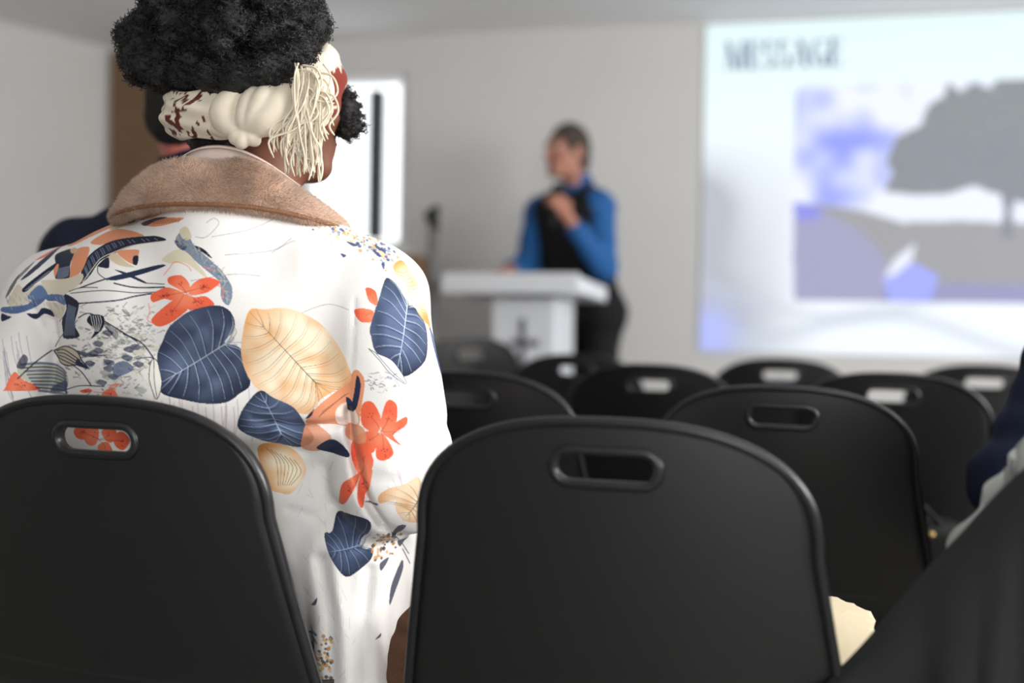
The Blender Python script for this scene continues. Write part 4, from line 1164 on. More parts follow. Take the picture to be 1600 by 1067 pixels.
F_([(340,620),(480,612),(600,600),(700,568),(722,600),(690,660),(600,722),(540,748),(430,742),(375,680)], (216, 206, 186))
F_([(40,815),(70,750),(130,650),(200,690),(330,650),(385,690),(405,742),(250,812),(120,845)], (214, 204, 186))
F_([(0,850),(120,842),(250,812),(320,690),(405,742),(330,832),(150,905),(0,890)], (88, 108, 150)); F_([(230,760),(330,660),(400,742),(300,790)], (98, 120, 160))
F_([(400,742),(545,748),(585,792),(560,835),(480,800),(400,792)], (92, 112, 152)); F_([(395,805),(560,835),(562,892),(512,952),(440,885)], (214, 204, 186))
for k in range(60):
    x, y = nrs.uniform(20, 560), nrs.uniform(720, 860); pr.stroke(ZA([(x, y), (x + 18, y + 32)]), [(58, 80, 130), (210, 204, 190), (120, 140, 172)][k % 3], 0.8, .6)
F_([(0,905),(60,925),(95,935),(40,965),(0,970)], NAVY)
F_([(560,742),(680,800),(692,860),(660,1000),(700,1100),(560,1120),(545,1060),(540,960),(582,860)], NAVY2)
for k in range(8): pr.stroke(ZA([(600 + k * 10, 830 + k * 4), (585 + k * 10, 930), (560 + k * 14, 1090)]), (132, 146, 172), 0.8)
F_([(180,690),(300,580),(455,462),(430,530),(300,640),(210,718)], NAVY2); F_([(160,600),(300,450),(455,295),(400,400),(280,530),(190,600)], (62, 64, 84))
for k in range(14): pr.stroke(ZA([(205 + k * 14, 700 - k * 12), (245 + k * 13, 690 - k * 12)]), (150, 160, 180), .7)
F_([(310,905),(360,858),(440,880),(458,935),(380,908),(300,955),(225,905)], NAVY)
F_([(990,385),(1060,368),(1168,372),(1172,420),(1160,498),(1080,470)], PEACH); F_([(1130,430),(1172,425),(1165,498),(1130,490)], NAVY2); F_([(925,430),(980,395),(1080,480),(1140,520),(1010,500)], (214, 198, 168))
F_([(925,612),(1100,562),(1330,505),(1392,515),(1200,582),(1000,630)], NAVY); F_([(840,500),(920,430),(935,520),(880,520)], NAVY2)
F_([(980,540),(1090,570),(1230,640),(1240,660),(1100,600)], NAVY)
for P in ([(700,690),(800,655),(925,615)], [(690,822),(1000,800),(1150,765),(1290,742)], [(615,735),(900,715),(1150,735),(1310,730)], [(985,655),(1150,690),(1390,690)], [(600,720),(700,690),(850,690)], [(840,505),(850,570),(930,630)], [(1240,655),(1390,665)]):
    pr.stroke(ZA(P), NAVY, 2.2 if P[0][0] in (700, 690, 985) else 1.4)
F_([(20,770),(60,660),(130,560),(110,640),(60,730)], NAVY2, .85); F_([(100,600),(190,500),(260,440),(200,530),(130,600)], (70, 74, 96), .8)
# furry blue stem towards the orange flower
pr.fill(Z3([(755,395),(800,350),(825,415),(880,470),(950,540),(988,610),(975,675),(945,650),(935,580),(870,520),(790,445)]), (128, 142, 160)); pr.fill(Z3([(770,360),(800,345),(820,390),(790,400)]), (214, 202, 176))
pr.fill(Z3([(700,480),(780,440),(860,520),(885,565),(800,500),(740,500)]), (222, 212, 186)); pr.fill(Z3([(830,425),(870,440),(905,480),(860,450)]), NAVY2); pr.fill(Z3([(752,400),(800,425),(790,445),(765,430)]), (70, 86, 118))
for k in range(70):
    t = nrs.rand(); a = cr([(770,400),(870,470),(950,560),(965,660)], 8, False)[int(t * 23)]; pr.stroke(Z3([(a[0] + nrs.uniform(-22, 22), a[1] + nrs.uniform(-22, 22)), (a[0] + nrs.uniform(-22, 22), a[1] + nrs.uniform(-12, 32))]), [(80, 98, 130), (210, 202, 180), (160, 150, 124)][k % 3], .9, .7)
# orange flowers
def flower(T, petals, cx, n=40, dots=True):
    for P in petals: pr.fill(T(P), ORANGE, fn=toned(ORANGE, (248, 140, 104), *T([cx])[0], 30, 4, 0.09))
    for P in petals:
        m = np.mean(P, 0); pr.stroke(T([cx, ((cx[0] + m[0]) / 2 + 4, (cx[1] + m[1]) / 2), tuple(m)]), (196, 66, 52), 0.9, .8)
    if dots:
        for _ in range(n):
            P = petals[nrs.randint(len(petals))]; w = nrs.rand(len(P)); w /= w.sum(); q = T([tuple(np.array(P).T @ w)])[0]
            pr.stroke([q, (q[0] + 1, q[1] + .6)], (150, 48, 44), 1.3, .8)
flower(ZB, [[(300,150),(380,140),(430,190),(440,240),(410,260),(340,220),(295,190)], [(430,240),(480,180),(560,155),(635,185),(600,225),(540,262),(450,275)], [(180,275),(230,240),(300,222),(400,265),(330,310),(270,300),(195,322)],
            [(400,270),(300,330),(200,420),(190,460),(240,490),(320,460),(400,400),(440,350),(430,300)], [(410,268),(460,290),(545,285),(600,340),(520,360),(430,372)]], (410, 255), 70)
for P in ([(265,135),(300,90),(340,45),(420,75),(445,110)], [(165,330),(175,390),(160,440),(200,470)], [(620,210),(660,240),(650,300)], [(530,80),(600,110)]): pr.stroke(ZB(P), (240, 128, 104), 1.4, .8)
flower(Z4, [[(520,880),(560,868),(592,935),(575,990),(520,960)], [(592,940),(618,862),(655,880),(650,950),(600,990)], [(600,985),(690,928),(692,962),(640,1000),(672,1042),(620,1010)], [(590,990),(640,1067),(600,1100),(570,1080)], [(500,1005),(560,980),(585,1000),(560,1070),(520,1050)]], (592, 985), 24)
flower(Z5, [[(415,110),(450,120),(475,190),(440,250),(405,180)], [(440,235),(470,215),(465,265),(442,365),(420,320)], [(435,240),(375,268),(362,325),(375,368),(400,312)]], (438, 238), 14)
flower(Z4, [[(535,400),(575,415),(582,470),(548,455)], [(490,490),(560,492),(568,535),(515,540)]], (575, 490), 0, False)
flower(lambda P: P, [[(120, 678), (134, 668), (148, 674), (142, 690), (126, 690)], [(138, 688), (152, 670), (162, 676), (158, 696), (146, 700)], [(166, 676), (180, 668), (190, 678), (182, 694), (172, 690)], [(184, 684), (198, 676), (210, 690), (200, 706), (188, 700)], [(160, 700), (176, 694), (184, 716), (166, 722)]], (162, 690), 26)
flower(ZC, [[(65,880),(160,700),(260,790),(380,840),(400,900),(60,900)]], (220, 860), 12); flower(ZC, [[(1110,935),(1150,870),(1220,850),(1270,900),(1270,960)], [(870,890),(960,860),(1010,880),(930,910)]], (1180, 900), 6)
for k in range(9): x = 1180 + k * 9; pr.stroke(ZC([(x, 880), (x + 20, 820), (x + 70, 796)]), (242, 130, 100), 1.0, .7)
# striped leaves, stems and bowl of the lower left
P = [(560,470),(620,440),(730,415),(850,470),(900,560),(962,642),(840,610),(750,622),(640,592)]
pr.fill(ZC(P), (198, 188, 160)); pr.stroke(ZC(P + P[:1]), NAVY, 2.2)
for k in range(4): pr.stroke(ZC([(590 + 6 * k, 470 + 24 * k), (700, 455 + 40 * k), (880 - 20 * k, 560 + 18 * k)]), NAVY, 2.0)
pr.fill(ZC([(850,550),(962,642),(840,612)]), NAVY)
P = [(200,640),(310,590),(450,590),(600,620),(735,740),(700,900),(500,940),(380,850),(220,740)]
pr.fill(ZC(P), (204, 202, 182))
for k in range(9):
    y = 610 + k * 36; pr.stroke(ZC([(230 + k * 22, y + 10), (450 + k * 12, y - 4 + k * 5), (640 + k * 8, y + 40), (712 + k * 1, y + 92)]), NAVY if k % 2 else (72, 94, 138), 2.6 if k % 2 else 3.4, .85)
pr.fill(ZC([(560,850),(720,790),(700,900),(520,920)]), (52, 68, 104), .85)
for P, w in (([(200,770),(380,590),(540,465)], 2.2), ([(680,290),(610,360),(575,425)], 1.4), ([(800,615),(900,690),(1000,830)], 1.8), ([(700,890),(880,832),(1135,830)], 1.6), ([(865,112),(980,65),(1150,150),(1467,350)], 2.0), ([(640,150),(720,60),(740,0)], 1)): pr.stroke(ZC(P), NAVY, w)
pr.fill(ZC([(960,150),(1000,80),(1130,95),(1125,220),(1000,332),(1042,235)]), NAVY2)
for k in range(5): pr.stroke(ZC([(1000 + 24 * k, 90), (1015 + 24 * k, 160), (1040 + 10 * k, 250)]), (206, 206, 200), 1.0)
for k in range(8): pr.stroke(ZC([(1140 + k * 18, 155 + k * 12), (1150 + k * 18, 200 + k * 12), (1190 + k * 10, 250 + k * 12)]), NAVY, 1.3)
pr.fill(ZC([(850,455),(1010,490),(1180,500),(1000,520),(880,500)]), NAVY, .9); pr.fill(ZC([(1230,610),(1340,560),(1440,640),(1300,720),(1240,720)]), (70, 92, 132), .8)
pr.fill(ZC([(185,640),(250,510),(300,560),(260,660)]), NAVY, .85)
pr.stroke([(220, 560), (240, 558), (246, 562)], NAVY, 1.4)
P = [(175,850),(180,750),(210,712),(260,790),(270,860),(232,985),(200,930)]
pr.fill(ZB(P), (236, 232, 220)); pr.stroke(ZB(P + P[:1]), NAVY, 1.2); pr.stroke(ZB([(205,715),(210,850),(232,980)]), NAVY, 1.0); pr.stroke(ZB([(0,540),(120,600),(205,712)]), NAVY, 2.0)
# the big leaves
leaf(ZB([(672,600),(720,530),(734,450),(690,372),(600,345),(450,380),(360,440),(300,500),(262,590),(225,700),(258,860),(262,945),(400,988),(560,1016),(690,1005),(770,950),(846,870),(782,645)]), ZB([(672,610)])[0], ZB([(262,870)])[0], (27, 34, 55), (98, 112, 142), (190, 200, 216), 11, 1.2, 2)
pr.stroke(ZB([(672,608),(730,598),(790,596)]), (170, 184, 208), 1.4)
pr.stroke(Z4([(330,785),(400,810),(495,842)]), (150, 140, 130), 1.6)
pr.fill(Z4([(300,950),(345,885),(450,800),(492,738),(522,760),(530,800),(515,900),(500,968),(420,962),(350,958)]), PEACH); pr.fill(Z4([(420,900),(470,870),(505,930),(495,962),(430,958)]), (240, 226, 214), .9)
for P in ([(500,760),(515,800),(500,890),(478,900),(490,830)], [(458,850),(480,862),(490,905),(470,900)], [(298,935),(330,895),(320,925)]): pr.fill(Z4(P), NAVY)
for k in range(12): pr.stroke(Z4([(350 + k * 9, 930 - k * 8), (370 + k * 9, 900 - k * 6)]), (130, 78, 66), 1.0, .8)
leaf(Z4([(70,495),(130,490),(210,484),(290,508),(370,560),(430,640),(465,715),(480,775),(455,802),(400,832),(352,862),(312,914),(260,910),(190,886),(130,840),(75,772),(45,690),(45,600)]), Z4([(338,790)])[0], Z4([(72,500)])[0], GOLD, (250, 236, 208), (96, 88, 84), 13, 0.95, 3, ref=Z4([(250,690)])[0])
leaf(Z4([(625,357),(665,385),(700,440),(716,470),(745,478),(775,505),(803,560),(808,620),(795,690),(760,730),(690,765),(650,715),(575,665),(555,600),(550,570),(570,500),(590,440),(605,390)]), Z4([(712,472)])[0], Z4([(662,730)])[0], (27, 34, 56), (92, 107, 140), (196, 208, 226), 10, 1.2, 5)
P = Z4([(545,650),(575,668),(640,700),(690,770),(692,795),(630,750),(590,700)]); pr.fill(P, (236, 234, 232)); pr.stroke(P + P[:1], NAVY, 1.0); pr.stroke(Z4([(575,670),(640,745),(690,790)]), NAVY, .9)
for _ in range(40):
    q = Z4([(nrs.uniform(535, 665), nrs.uniform(745, 830))])[0]; pr.stroke([q, (q[0] + nrs.uniform(-6, 6), q[1] + nrs.uniform(-3, 3))], [NAVY, (96, 118, 160), (190, 190, 196)][nrs.randint(3)], 1.4, .7)
leaf(Z4([(120,822),(170,850),(250,890),(300,960),(332,1010),(325,1042),(280,1060),(210,1048),(130,1030),(40,985),(38,930),(70,870)]), Z4([(205,1000)])[0], Z4([(120,830)])[0], (25, 31, 51), (106, 122, 154), (170, 186, 212), 8, 1.2, 6)
pr.fill(Z5([(60,150),(130,128),(200,160),(242,220),(236,275),(190,332),(150,330),(100,300)]), GOLD, fn=toned(GOLD, CREAM, 450, 735, 50, 3))
for k in range(7): pr.stroke(Z5([(90 + k * 18, 150 + k * 8), (130 + k * 16, 200 + k * 8), (140 + k * 8, 300)]), (150, 118, 84), .9)
pr.fill(Z5([(240,40),(300,70),(330,110),(290,160),(220,140)]), PEACH, .85); pr.fill(Z5([(395,50),(440,60),(450,110),(415,120),(380,90)]), PEACH, .9)
pr.fill(Z5([(278,148),(310,115),(345,112),(388,150),(392,176),(330,166)]), NAVY)
leaf(Z5([(370,405),(430,402),(475,425),(476,480),(455,535),(472,556),(509,560),(500,600),(450,640),(400,660),(350,600),(325,540),(318,487),(345,480)]), Z5([(455,540)])[0], Z5([(330,560)])[0], (27, 33, 53), (90, 105, 137), (150, 168, 198), 8, 1.2, 7)
leaf(Z5([(495,312),(530,285),(590,270),(640,246),(655,272),(645,300),(655,322),(680,290),(720,275),(733,300),(720,360),(690,415),(640,428),(590,410),(560,370),(555,330),(500,342)]), Z5([(653,322)])[0], Z5([(600,400)])[0], (226, 160, 100), (246, 232, 204), (96, 82, 70), 10, 1.0, 8)
for (x0, y0, x1, y1, n) in ((500, 480, 612, 610, 70), (285, 890, 352, 1067, 60)):
    for _ in range(n):
        q = Z5([(nrs.uniform(x0, x1), nrs.uniform(y0, y1))])[0]; r = nrs.uniform(1.5, 3.5)
        pr.fill([(q[0] - r, q[1]), (q[0], q[1] - r), (q[0] + r, q[1]), (q[0], q[1] + r)], [(214, 166, 104), (186, 130, 72), (70, 60, 60)][nrs.randint(3)], .85)
for P in ([(575,440),(608,438),(590,470),(565,500)], [(620,540),(660,510),(690,480),(660,530),(630,570)], [(625,640),(640,625),(640,660),(610,740),(585,800),(590,720)], [(540,620),(580,605),(545,650)], [(450,345),(490,343),(488,352)], [(520,915),(545,900),(545,912)], [(275,780),(295,745),(290,775)]): pr.fill(Z5(P), NAVY, .9)
for P in ([(560,470),(640,545),(680,505)], [(600,530),(670,470),(690,450)], [(640,580),(670,640)], [(640,560),(665,600)]): pr.stroke(Z5(P), NAVY, 1.4)
# right shoulder and sleeve edge
for _ in range(230):
    t = nrs.rand(); a = cr(Z4([(280,90),(400,130),(520,190),(600,230),(650,280)]), 8, False)[int(t * 31)]; q = (a[0] + nrs.normal(0, 8), a[1] + nrs.normal(0, 8)); r = nrs.uniform(1.2, 3.4)
    pr.fill([(q[0] - r, q[1]), (q[0], q[1] - r), (q[0] + r, q[1]), (q[0], q[1] + r)], [(240, 204, 150), (226, 170, 110), (76, 98, 144), (150, 166, 194), (244, 236, 224)][nrs.randint(5)], .9)
for P in ([(280,85),(340,95),(372,125),(310,112)], [(400,100),(440,115),(440,128)], [(470,200),(515,215),(495,222)], [(590,210),(630,240),(600,235)], [(580,235),(612,265),(590,262)], [(605,295),(620,300),(612,322)], [(440,255),(462,262),(450,272)]): pr.fill(Z4(P), (54, 74, 118), .95)
pr.fill(Z4([(655,310),(700,278),(740,335),(785,415),(835,562),(812,552),(770,510),(720,430),(680,362)]), GOLD, fn=toned(GOLD, CREAM, *Z4([(735, 410)])[0], 48, 4))
for k in range(16): pr.stroke(Z4([(675 + k * 9, 330 + k * 14), (700 + k * 8, 335 + k * 14), (722 + k * 7, 325 + k * 15)]), (150, 120, 90), .9, .9)
pr.fill(Z4([(825,565),(850,598),(882,690),(920,755),(908,805),(870,742),(845,655)]), (50, 70, 116)); pr.stroke(Z4([(830,580),(870,680),(905,780)]), PALE, 1.0)
pr.fill(Z4([(905,800),(942,778),(952,860),(940,950),(955,990),(915,945),(898,850)]), GOLD, fn=toned(GOLD, CREAM, *Z4([(925, 860)])[0], 34, 4))
for k in range(5): pr.stroke(Z4([(910 + k * 8, 805), (915 + k * 8, 870), (908 + k * 8, 935)]), (150, 120, 90), .8)
# print on the far sleeve, outside the picture
leaf([(-60, 520), (-20, 540), (-10, 600), (-50, 650), (-90, 600), (-95, 550)], (-30, 560), (-70, 640), NAVY, (112, 134, 178), (196, 208, 226), 6)
leaf([(-80, 680), (-30, 670), (0, 720), (-20, 780), (-70, 790), (-110, 730)], (-50, 700), (-50, 780), GOLD, CREAM, (96, 88, 84), 6)

p0 = np.array(at(355, 500, 1.565)); rv = np.array((0.963, 0.27, 0.0)); K = F / 1.565
def fabric(V):
    return 355 + ((V - p0) @ rv) * K, 500 - (V[:, 2] - p0[2]) * K + 0.018 * ((V - p0) @ rv) * K
fx, fy = fabric(Vj)
me = mesh_np('jacket', Vj, Qj); colour(me, pr.sample(fx, fy))
jac = link('jacket', me, mat_attr('printed_cotton', 0.85, 0.2, 0.1, 0.25, 900.0), wom)
jac['label'] = 'white jacket printed with navy and gold leaves'

# ---- fleece collar
CN = np.array((-0.430, 1.672, -0.012))
m_fl = mat_attr('fleece', 0.95, 0.1, 0.25)
prof_c = [(0.062, 0.052, 1.115), (0.080, 0.066, 1.150), (0.100, 0.080, 1.168), (0.126, 0.096, 1.171), (0.148, 0.112, 1.158), (0.166, 0.126, 1.136), (0.174, 0.132, 1.119), (0.179, 0.134, 1.106), (0.172, 0.126, 1.099), (0.150, 0.108, 1.106)]
pc = cr(prof_c, 4, closed=False)
TA = np.linspace(math.radians(-205), math.radians(25), 90)
Pc = np.zeros((len(TA), len(pc), 3))
for i, a in enumerate(TA):
    b = -abs(math.sin(a)) if math.sin(a) < 0 else math.sin(a)
    lump = 0.004 * math.sin(a * 5 + 1) + 0.003 * math.sin(a * 9)
    side = math.cos(a)
    for j, (rx, ry, z) in enumerate(pc):
        t = j / (len(pc) - 1); up = math.exp(-((t - .38) / .25) ** 2)
        zz = z + lump * up - 0.055 * max(0, abs(side) - 0.62) * up * 1.3 - 0.020 * side * side * t - 0.004 * side * t - 0.05 * max(0, math.sin(a)) - 0.012 * max(0, side) * up
        Pc[i, j] = (CN[0] + rx * side * 0.985, CN[1] + ry * math.sin(a), zz + CN[2])
I = np.arange(Pc.shape[0] * Pc.shape[1]).reshape(Pc.shape[:2])
Qc = np.stack([I[:-1, :-1], I[:-1, 1:], I[1:, 1:], I[1:, :-1]], -1).reshape(-1, 4)
Vc = Pc.reshape(-1, 3)
Nc, fnc = normals_np(Vc.astype(np.float32), Qc)
if (Nc[I[45, 16]] @ np.array((0, -1, 0.3))) < 0: Nc = -Nc
# pile: short tapered tufts standing on the collar
nt = 52000; ar_ = np.linalg.norm(fnc, axis=1); fi = nrs.choice(len(Qc), nt, p=ar_ / ar_.sum()); ua, ub_ = nrs.rand(nt), nrs.rand(nt)
w = np.stack([(1 - ua) * (1 - ub_), (1 - ua) * ub_, ua * ub_, ua * (1 - ub_)], 1)
bp = (Vc[Qc[fi]] * w[..., None]).sum(1); bn = (Nc[Qc[fi]] * w[..., None]).sum(1)
comb = np.stack([np.sin(bp[:, 0] * 70 + bp[:, 2] * 90), 0.3 * np.cos(bp[:, 0] * 40), -0.5 + 0.6 * np.sin(bp[:, 0] * 55 + 1)], 1)
dr = bn + 0.55 * comb + nrs.randn(nt, 3) * 0.35; dr /= np.linalg.norm(dr, axis=1, keepdims=True)
Lh = nrs.uniform(0.005, 0.0105, nt)[:, None]; wd = 0.00042
t1 = np.cross(dr, nrs.randn(nt, 3)); t1 /= np.linalg.norm(t1, axis=1, keepdims=True); t2 = np.cross(dr, t1)
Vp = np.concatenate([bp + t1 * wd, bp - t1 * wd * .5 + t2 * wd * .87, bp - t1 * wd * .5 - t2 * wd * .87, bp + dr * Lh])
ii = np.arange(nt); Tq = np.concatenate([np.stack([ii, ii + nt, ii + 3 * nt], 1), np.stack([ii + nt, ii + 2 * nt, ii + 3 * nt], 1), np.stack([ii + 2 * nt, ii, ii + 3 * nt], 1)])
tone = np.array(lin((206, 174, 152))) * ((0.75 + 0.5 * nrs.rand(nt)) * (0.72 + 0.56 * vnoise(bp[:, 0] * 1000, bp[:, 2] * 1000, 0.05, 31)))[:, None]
col_ = link('collar', mesh_np('collar', Vc, Qc), mat('fleece_base', (184, 150, 128), 0.95, 0.1, 0.2, 60), jac)
col_['label'] = 'brown fleece collar'
col_.modifiers.new('thickness', 'SOLIDIFY').thickness = 0.004
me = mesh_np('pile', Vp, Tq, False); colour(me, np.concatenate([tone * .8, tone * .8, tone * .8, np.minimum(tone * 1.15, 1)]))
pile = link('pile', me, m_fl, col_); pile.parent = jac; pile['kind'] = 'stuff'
pile.name = 'collar_pile'
MB().tube([tuple(Pc[i, -9] + np.array((0.0, -0.002, -0.003))) for i in range(2, len(TA) - 2)], 0.0033, 8).build('collar_binding', mat('tan_binding', (122, 84, 58), 0.6, 0.3, 0.1, 60), jac, True)
# printed inner band of the collar
rows = []
for i in range(60):
    a = math.radians(-190 + 200 * i / 59); s_ = math.cos(a)
    rows.append([Vector((CN[0] + 0.012 + (0.074 + 0.012 * t) * s_, CN[1] - 0.008 + (0.062 + 0.01 * t) * math.sin(a), 1.100 + 0.082 * t - 0.03 * s_ * s_ * t - 0.012 * s_ * t)) for t in np.linspace(0, 1, 8)])
rows = [r + [r[-1] + Vector((0.006 * math.cos(math.radians(-190 + 200 * i / 59)), 0.006 * math.sin(math.radians(-190 + 200 * i / 59)), -0.004))] for i, r in enumerate(rows)]
o = MB().grid(rows).build('collar_lining', mat('collar_lining', (232, 212, 202), 0.85, 0.2, 0.06, 50), jac, True); o.modifiers.new('t', 'SOLIDIFY').thickness = 0.002
# brown fleece inside of the hem, turned out beside the chair
bl_ = at(652, 1060, 1.53)
S = SDF(np.array(bl_) - 0.13, np.array(bl_) + 0.13, 0.005); S.ell(np.array(bl_) + (0.006, 0.03, 0), (0.052, 0.035, 0.105), None, 0.01); S.disp(wrinkle(0.0015, 60, 5)); add_sdf('hem_lining', S, mat('brown_fleece_lining', (112, 82, 64), 0.95, 0.1, 0.25, 200, 0.4), jac)

# ---- hair
m_hair = mat('black_coily_hair', (20, 18, 18), 0.55, 0.45, 0.3, 300, 0.4)
hc = np.array(at(362, 44, 1.66))
S = SDF(hc - (0.24, 0.24, 0.24), hc + (0.30, 0.24, 0.22), 0.005)
S.ell(hc, (0.108, 0.115, 0.080), None, 0.03)
def blob(px, py, Y, r, k=0.012): S.cone(at(px, py, Y), at(px + 2, py, Y), r / 1040, r / 1040, k)
for _ in range(150):
    d = nrs.randn(3); d /= np.linalg.norm(d); p = hc + d * np.array((0.112, 0.118, 0.084)) * nrs.uniform(0.98, 1.17)
    S.cone(p, p + 0.001, nrs.uniform(0.013, 0.025), 0.018, 0.003)
for b in ((226, 96, 1.63, 34), (210, 60, 1.65, 28), (250, 115, 1.62, 26), (212, 104, 1.64, 20), (290, 118, 1.60, 24), (330, 120, 1.57, 26), (370, 118, 1.56, 28), (415, 112, 1.56, 28), (448, 104, 1.57, 32), (462, 78, 1.58, 30), (484, 38, 1.62, 28), (478, 20, 1.64, 28), (498, 48, 1.63, 14), (430, 128, 1.57, 16), (352, 130, 1.57, 14)): blob(*b)
# close hair under the scarf and at the nape
S.ell(HC + RH @ np.array([0, -0.015, 0.02]), (0.081, 0.101, 0.107), RH, 0.01)
S.ell(at(362, 221, 1.665), (0.068, 0.05, 0.034), None, 0.01)
S.ell(HC + RH @ np.array([0.0, 0.13, -0.06]), (0.13, 0.10, 0.12), RH, 0.01, 's')
# front clump over the temple, beyond the scarf
for b in ((530, 150, 1.71, 20), (540, 170, 1.70, 19), (546, 186, 1.70, 18), (541, 200, 1.70, 17), (528, 185, 1.71, 20), (520, 150, 1.72, 20)): blob(*b)
S.disp(wrinkle(0.0042, 300, 41))
V, Q = S.mesh()
V = V + nrs.randn(*V.shape).astype(np.float32) * 0.0006
N, fnh = normals_np(V, Q)
hair = link('hair', mesh_np('hair', V, Q), m_hair, wom); hair['label'] = 'black coily hair in a high puff'
# coils
cand = np.where((V[:, 2] > at(350, 146, 1.62).z) | (V[:, 0] > at(520, 170, 1.70).x))[0]
ncl = 15000; pick = nrs.choice(cand, ncl); NP = 9
base = V[pick]; n_ = N[pick]
ax = n_ * nrs.uniform(0.2, 1.0, (ncl, 1)) + nrs.randn(ncl, 3) * 0.7; ax /= np.linalg.norm(ax, axis=1, keepdims=True)
e1 = np.cross(ax, nrs.randn(ncl, 3)); e1 /= np.linalg.norm(e1, axis=1, keepdims=True); e2 = np.cross(ax, e1)
rad = nrs.uniform(0.0016, 0.0036, (ncl, 1)); ln = nrs.uniform(0.004, 0.011, (ncl, 1)); ph = nrs.rand(ncl, 1) * 6.28
rings = []
for k in range(NP):
    t = k / (NP - 1); q = ph + t * 9.0
    c_ = base - n_ * 0.001 + ax * ln * t + (e1 * np.cos(q) + e2 * np.sin(q)) * rad
    rings.append(c_)
rings = np.stack(rings, 1)
tg = np.gradient(rings, axis=1); tg /= np.linalg.norm(tg, axis=2, keepdims=True) + 1e-9
u1 = np.cross(tg, ax[:, None, :] + 0.01); u1 /= np.linalg.norm(u1, axis=2, keepdims=True) + 1e-9; u2 = np.cross(tg, u1)
rr_ = 0.00055
tv = np.stack([rings + rr_ * (u1 * math.cos(q) + u2 * math.sin(q)) for q in (0, 2.09, 4.19)], 2)     # ncl, NP, 3, xyz
idx = np.arange(ncl * NP * 3).reshape(ncl, NP, 3); fq = []
for k in range(3):
    l = (k + 1) % 3; fq.append(np.stack([idx[:, :-1, k], idx[:, :-1, l], idx[:, 1:, l], idx[:, 1:, k]], -1).reshape(-1, 4))
cur = link('hair_curls', mesh_np('hair_curls', tv.reshape(-1, 3), np.concatenate(fq)), mat('black_coil', (24, 22, 22), 0.36, 0.6, 0.3, 300), hair); cur['kind'] = 'stuff'

# ---- scarf round the head
sc_ = bpy.data.objects.new('headscarf', None); C.objects.link(sc_); sc_.parent = wom; sc_.matrix_parent_inverse = WORLD[wom.name].inverted()
sc_['label'] = 'cream and rust fringed headscarf'
WORLD[sc_.name] = Matrix.Identity(4)
m_scarf = mat_attr('scarf_knit', 0.9, 0.15, 0.15, 0.5, 1400.0)
NA, NB = 380, 84
Vb_ = np.zeros((NA, NB, 3)); cb = np.zeros((NA, NB, 3))
cream, rust, wine = np.array(lin((226, 214, 194))), np.array(lin((126, 50, 34))), np.array(lin((92, 34, 30)))
for i in range(NA):
    a = 2 * math.pi * i / NA; ca, sa = math.cos(a), math.sin(a)      # a = 0: her right side, -90 deg: back of the head
    fr_ = 0.5 + 0.5 * math.cos(a - 1.2)                             # 1 towards the forehead
    zc = -0.006 + 0.026 * math.cos(a - 1.2) - 0.034 * math.cos(a + 0.6)
    hh = 0.034 + 0.030 * fr_ ** 2
    for j in range(NB):
        b = 2 * math.pi * j / NB; cbb, sbb = math.cos(b), math.sin(b)
        rid = 0.0035 * math.sin(3.0 * b * 1.0 + 5 * math.sin(a * 2 + 0.7)) + 0.0028 * math.sin(b * 7 + a * 6)
        ro = 0.004 + (0.017 + rid) * max(cbb, -0.3)
        h2 = hh * (1 + 0.06 * math.sin(a * 7))
        z = zc + h2 * sbb
        curv = 1 - 0.45 * max(0, (z - 0.02) / 0.12) ** 2 - 0.9 * max(0, (-z - 0.045) / 0.12) ** 2
        Vb_[i, j] = HC + RH @ np.array([(0.086 * curv + ro) * ca, -0.014 + ((0.104 + 0.022 * max(0, -sa)) * curv + ro) * sa, z])
        ad = a if a < math.pi else a - 2 * math.pi
        c = cream
        n1 = 0.7 * vnoise(ad * 5.5 + z * 30, (z - zc) * 55, 1.0, 21) + 0.3 * vnoise(ad * 22, (z - zc) * 200, 1.0, 25); n2 = 0.7 * vnoise(ad * 9 - z * 40, (z - zc) * 75, 1.0, 23) + 0.3 * vnoise(ad * 30, (z - zc) * 240, 1.0, 27)
        if 0.25 < ad < 2.0 and z - zc < hh * (0.45 + 0.7 * (n1 - 0.5)) and not (n2 > 0.78): c = rust
        elif (ad < -0.80) and n1 > 0.60: c = wine
        elif (ad < -0.80) and n2 > 0.70: c = wine
        elif -0.6 < ad < 0.25 and z - zc < -0.016: c = wine * 1.2
        cb[i, j] = c
I = np.arange(NA * NB).reshape(NA, NB); I2 = np.roll(I, -1, 0); I3 = np.roll(I, -1, 1); I4 = np.roll(I2, -1, 1)
me = mesh_np('band', Vb_.reshape(-1, 3), np.stack([I, I2, I4, I3], -1).reshape(-1, 4)); colour(me, cb.reshape(-1, 3)); link('band', me, m_scarf, sc_)
# gathered knot: lobes fanning out of one pinch point
pin = np.array(at(382, 203, 1.555)); S = SDF(pin - (0.10, 0.06, 0.06), pin + (0.14, 0.12, 0.12), 0.0022)
def lobe(pts, rs, k=0.0012):
    T = SDF(S.lo, S.lo + S.h * (S.n - 1.5), S.h); assert tuple(T.n) == tuple(S.n)
    P3 = cr([tuple(at(*p)) for p in pts], 4, closed=False); R3_ = np.interp(np.linspace(0, 1, len(P3)), np.linspace(0, 1, len(rs)), rs)
    for i in range(len(P3) - 1): T.cone(P3[i], P3[i + 1], R3_[i], R3_[i + 1], 0.006)
    S.put((slice(None),) * 3, T.F, k, 'u')
lobe([(380, 203, 1.556), (362, 196, 1.562), (352, 178, 1.566), (366, 156, 1.57), (390, 144, 1.585)], [0.009, 0.016, 0.021, 0.018, 0.012])
lobe([(383, 201, 1.554), (382, 184, 1.548), (390, 160, 1.554), (404, 140, 1.57)], [0.008, 0.011, 0.013, 0.010])
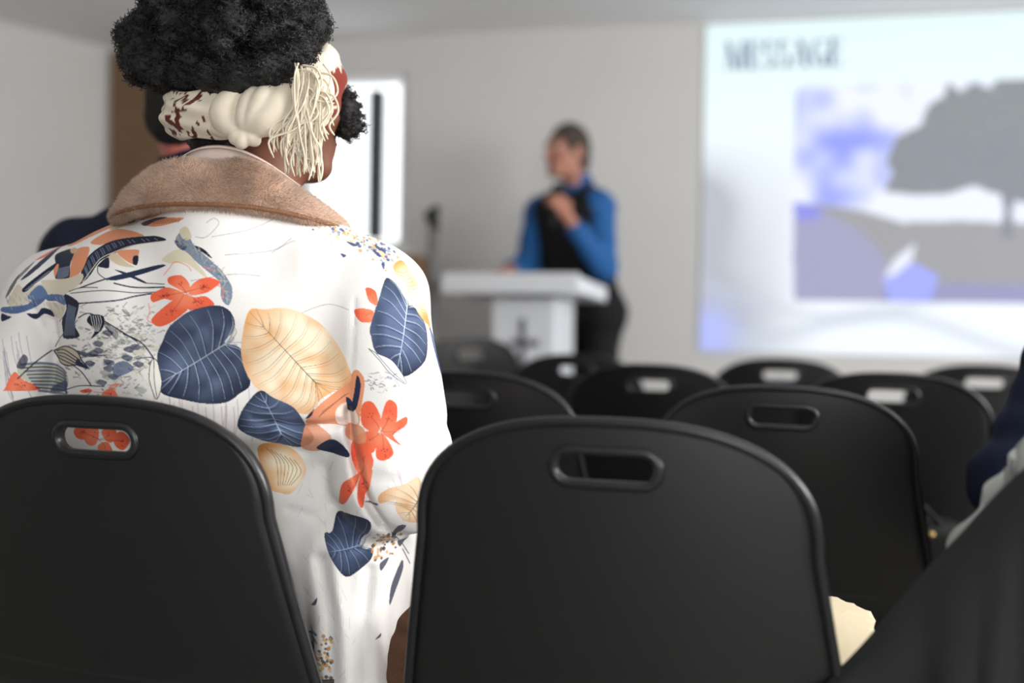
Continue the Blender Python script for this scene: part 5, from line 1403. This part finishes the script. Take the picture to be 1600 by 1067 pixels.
lobe([(385, 201, 1.553), (396, 184, 1.545), (410, 160, 1.55), (424, 138, 1.57)], [0.007, 0.012, 0.016, 0.013])
lobe([(386, 202, 1.553), (404, 186, 1.540), (422, 162, 1.545), (438, 138, 1.565)], [0.005, 0.008, 0.010, 0.009])
lobe([(388, 203, 1.555), (412, 188, 1.546), (434, 166, 1.552), (450, 140, 1.57)], [0.008, 0.015, 0.019, 0.015])
lobe([(390, 206, 1.556), (420, 200, 1.55), (446, 186, 1.555), (466, 160, 1.565)], [0.007, 0.010, 0.013, 0.014])
lobe([(378, 206, 1.556), (370, 214, 1.556), (366, 218, 1.558)], [0.007, 0.008, 0.005])
lobe([(382, 207, 1.555), (378, 220, 1.554), (376, 223, 1.555)], [0.007, 0.0085, 0.006])
lobe([(386, 207, 1.555), (394, 217, 1.555), (400, 220, 1.557)], [0.007, 0.008, 0.005])
lobe([(372, 204, 1.558), (352, 203, 1.568), (330, 196, 1.585)], [0.008, 0.010, 0.010])
V, Q = S.mesh(); me = mesh_np('knot', V, Q); colour(me, np.tile(np.array(lin((226, 214, 194))), (len(V), 1))); link('knot', me, m_scarf, sc_)
S = SDF(np.array(at(478, 150, 1.56)) - 0.09, np.array(at(478, 150, 1.56)) + 0.09, 0.0025)
lobe([(462, 120, 1.575), (478, 135, 1.565), (492, 160, 1.565), (500, 186, 1.57)], [0.016, 0.022, 0.020, 0.012]); lobe([(484, 112, 1.58), (500, 128, 1.575), (508, 150, 1.575)], [0.012, 0.016, 0.012])
lobe([(470, 150, 1.565), (476, 172, 1.56), (484, 196, 1.565)], [0.012, 0.014, 0.008])
V, Q = S.mesh(); me = mesh_np('scarf_end', V, Q); colour(me, np.tile(np.array(lin((226, 214, 194))), (len(V), 1))); link('scarf_end', me, m_scarf, sc_)
mb = MB()
for k in range(105):
    x0, y0 = nrs.normal(478, 12), nrs.uniform(98, 165)
    x1 = np.clip(nrs.normal(464, 19), 428, 500); y1 = nrs.uniform(212, 268) + (x1 - 430) * 0.28
    Yd = nrs.uniform(1.530, 1.548); side = nrs.uniform(-10, 12)
    pts = [(x0, y0, Yd + 0.010), (x0 + side, y0 + 22, Yd), ((x0 * .6 + x1 * .4) + side * .8, y0 * .5 + y1 * .5, Yd - 0.002), (x1 + nrs.uniform(-7, 7), y1 - 28, Yd), (x1, y1, Yd + 0.002)]
    if k % 7 == 0: pts = [(x0, y0, Yd + .012), (x0 + 22, y0 + 6, Yd), (x0 + 30, y0 + 30, Yd), (x0 + 16, y0 + 52, Yd), (x0 + 24, y0 + nrs.uniform(60, 100), Yd)]
    if k % 23 == 5: pts[-1] = (pts[-1][0] + 26, pts[-1][1] - 12, Yd)
    P3 = cr([tuple(at(*p)) for p in pts], 5, closed=False)
    mb.tube([tuple(p) for p in P3], [0.0016] * (len(P3) - 2) + [0.0012, 0.0008], 5)
mb.build('fringe', mat('fringe_cotton', (228, 216, 194), 0.9, 0.15, 0.08, 300), sc_, True)
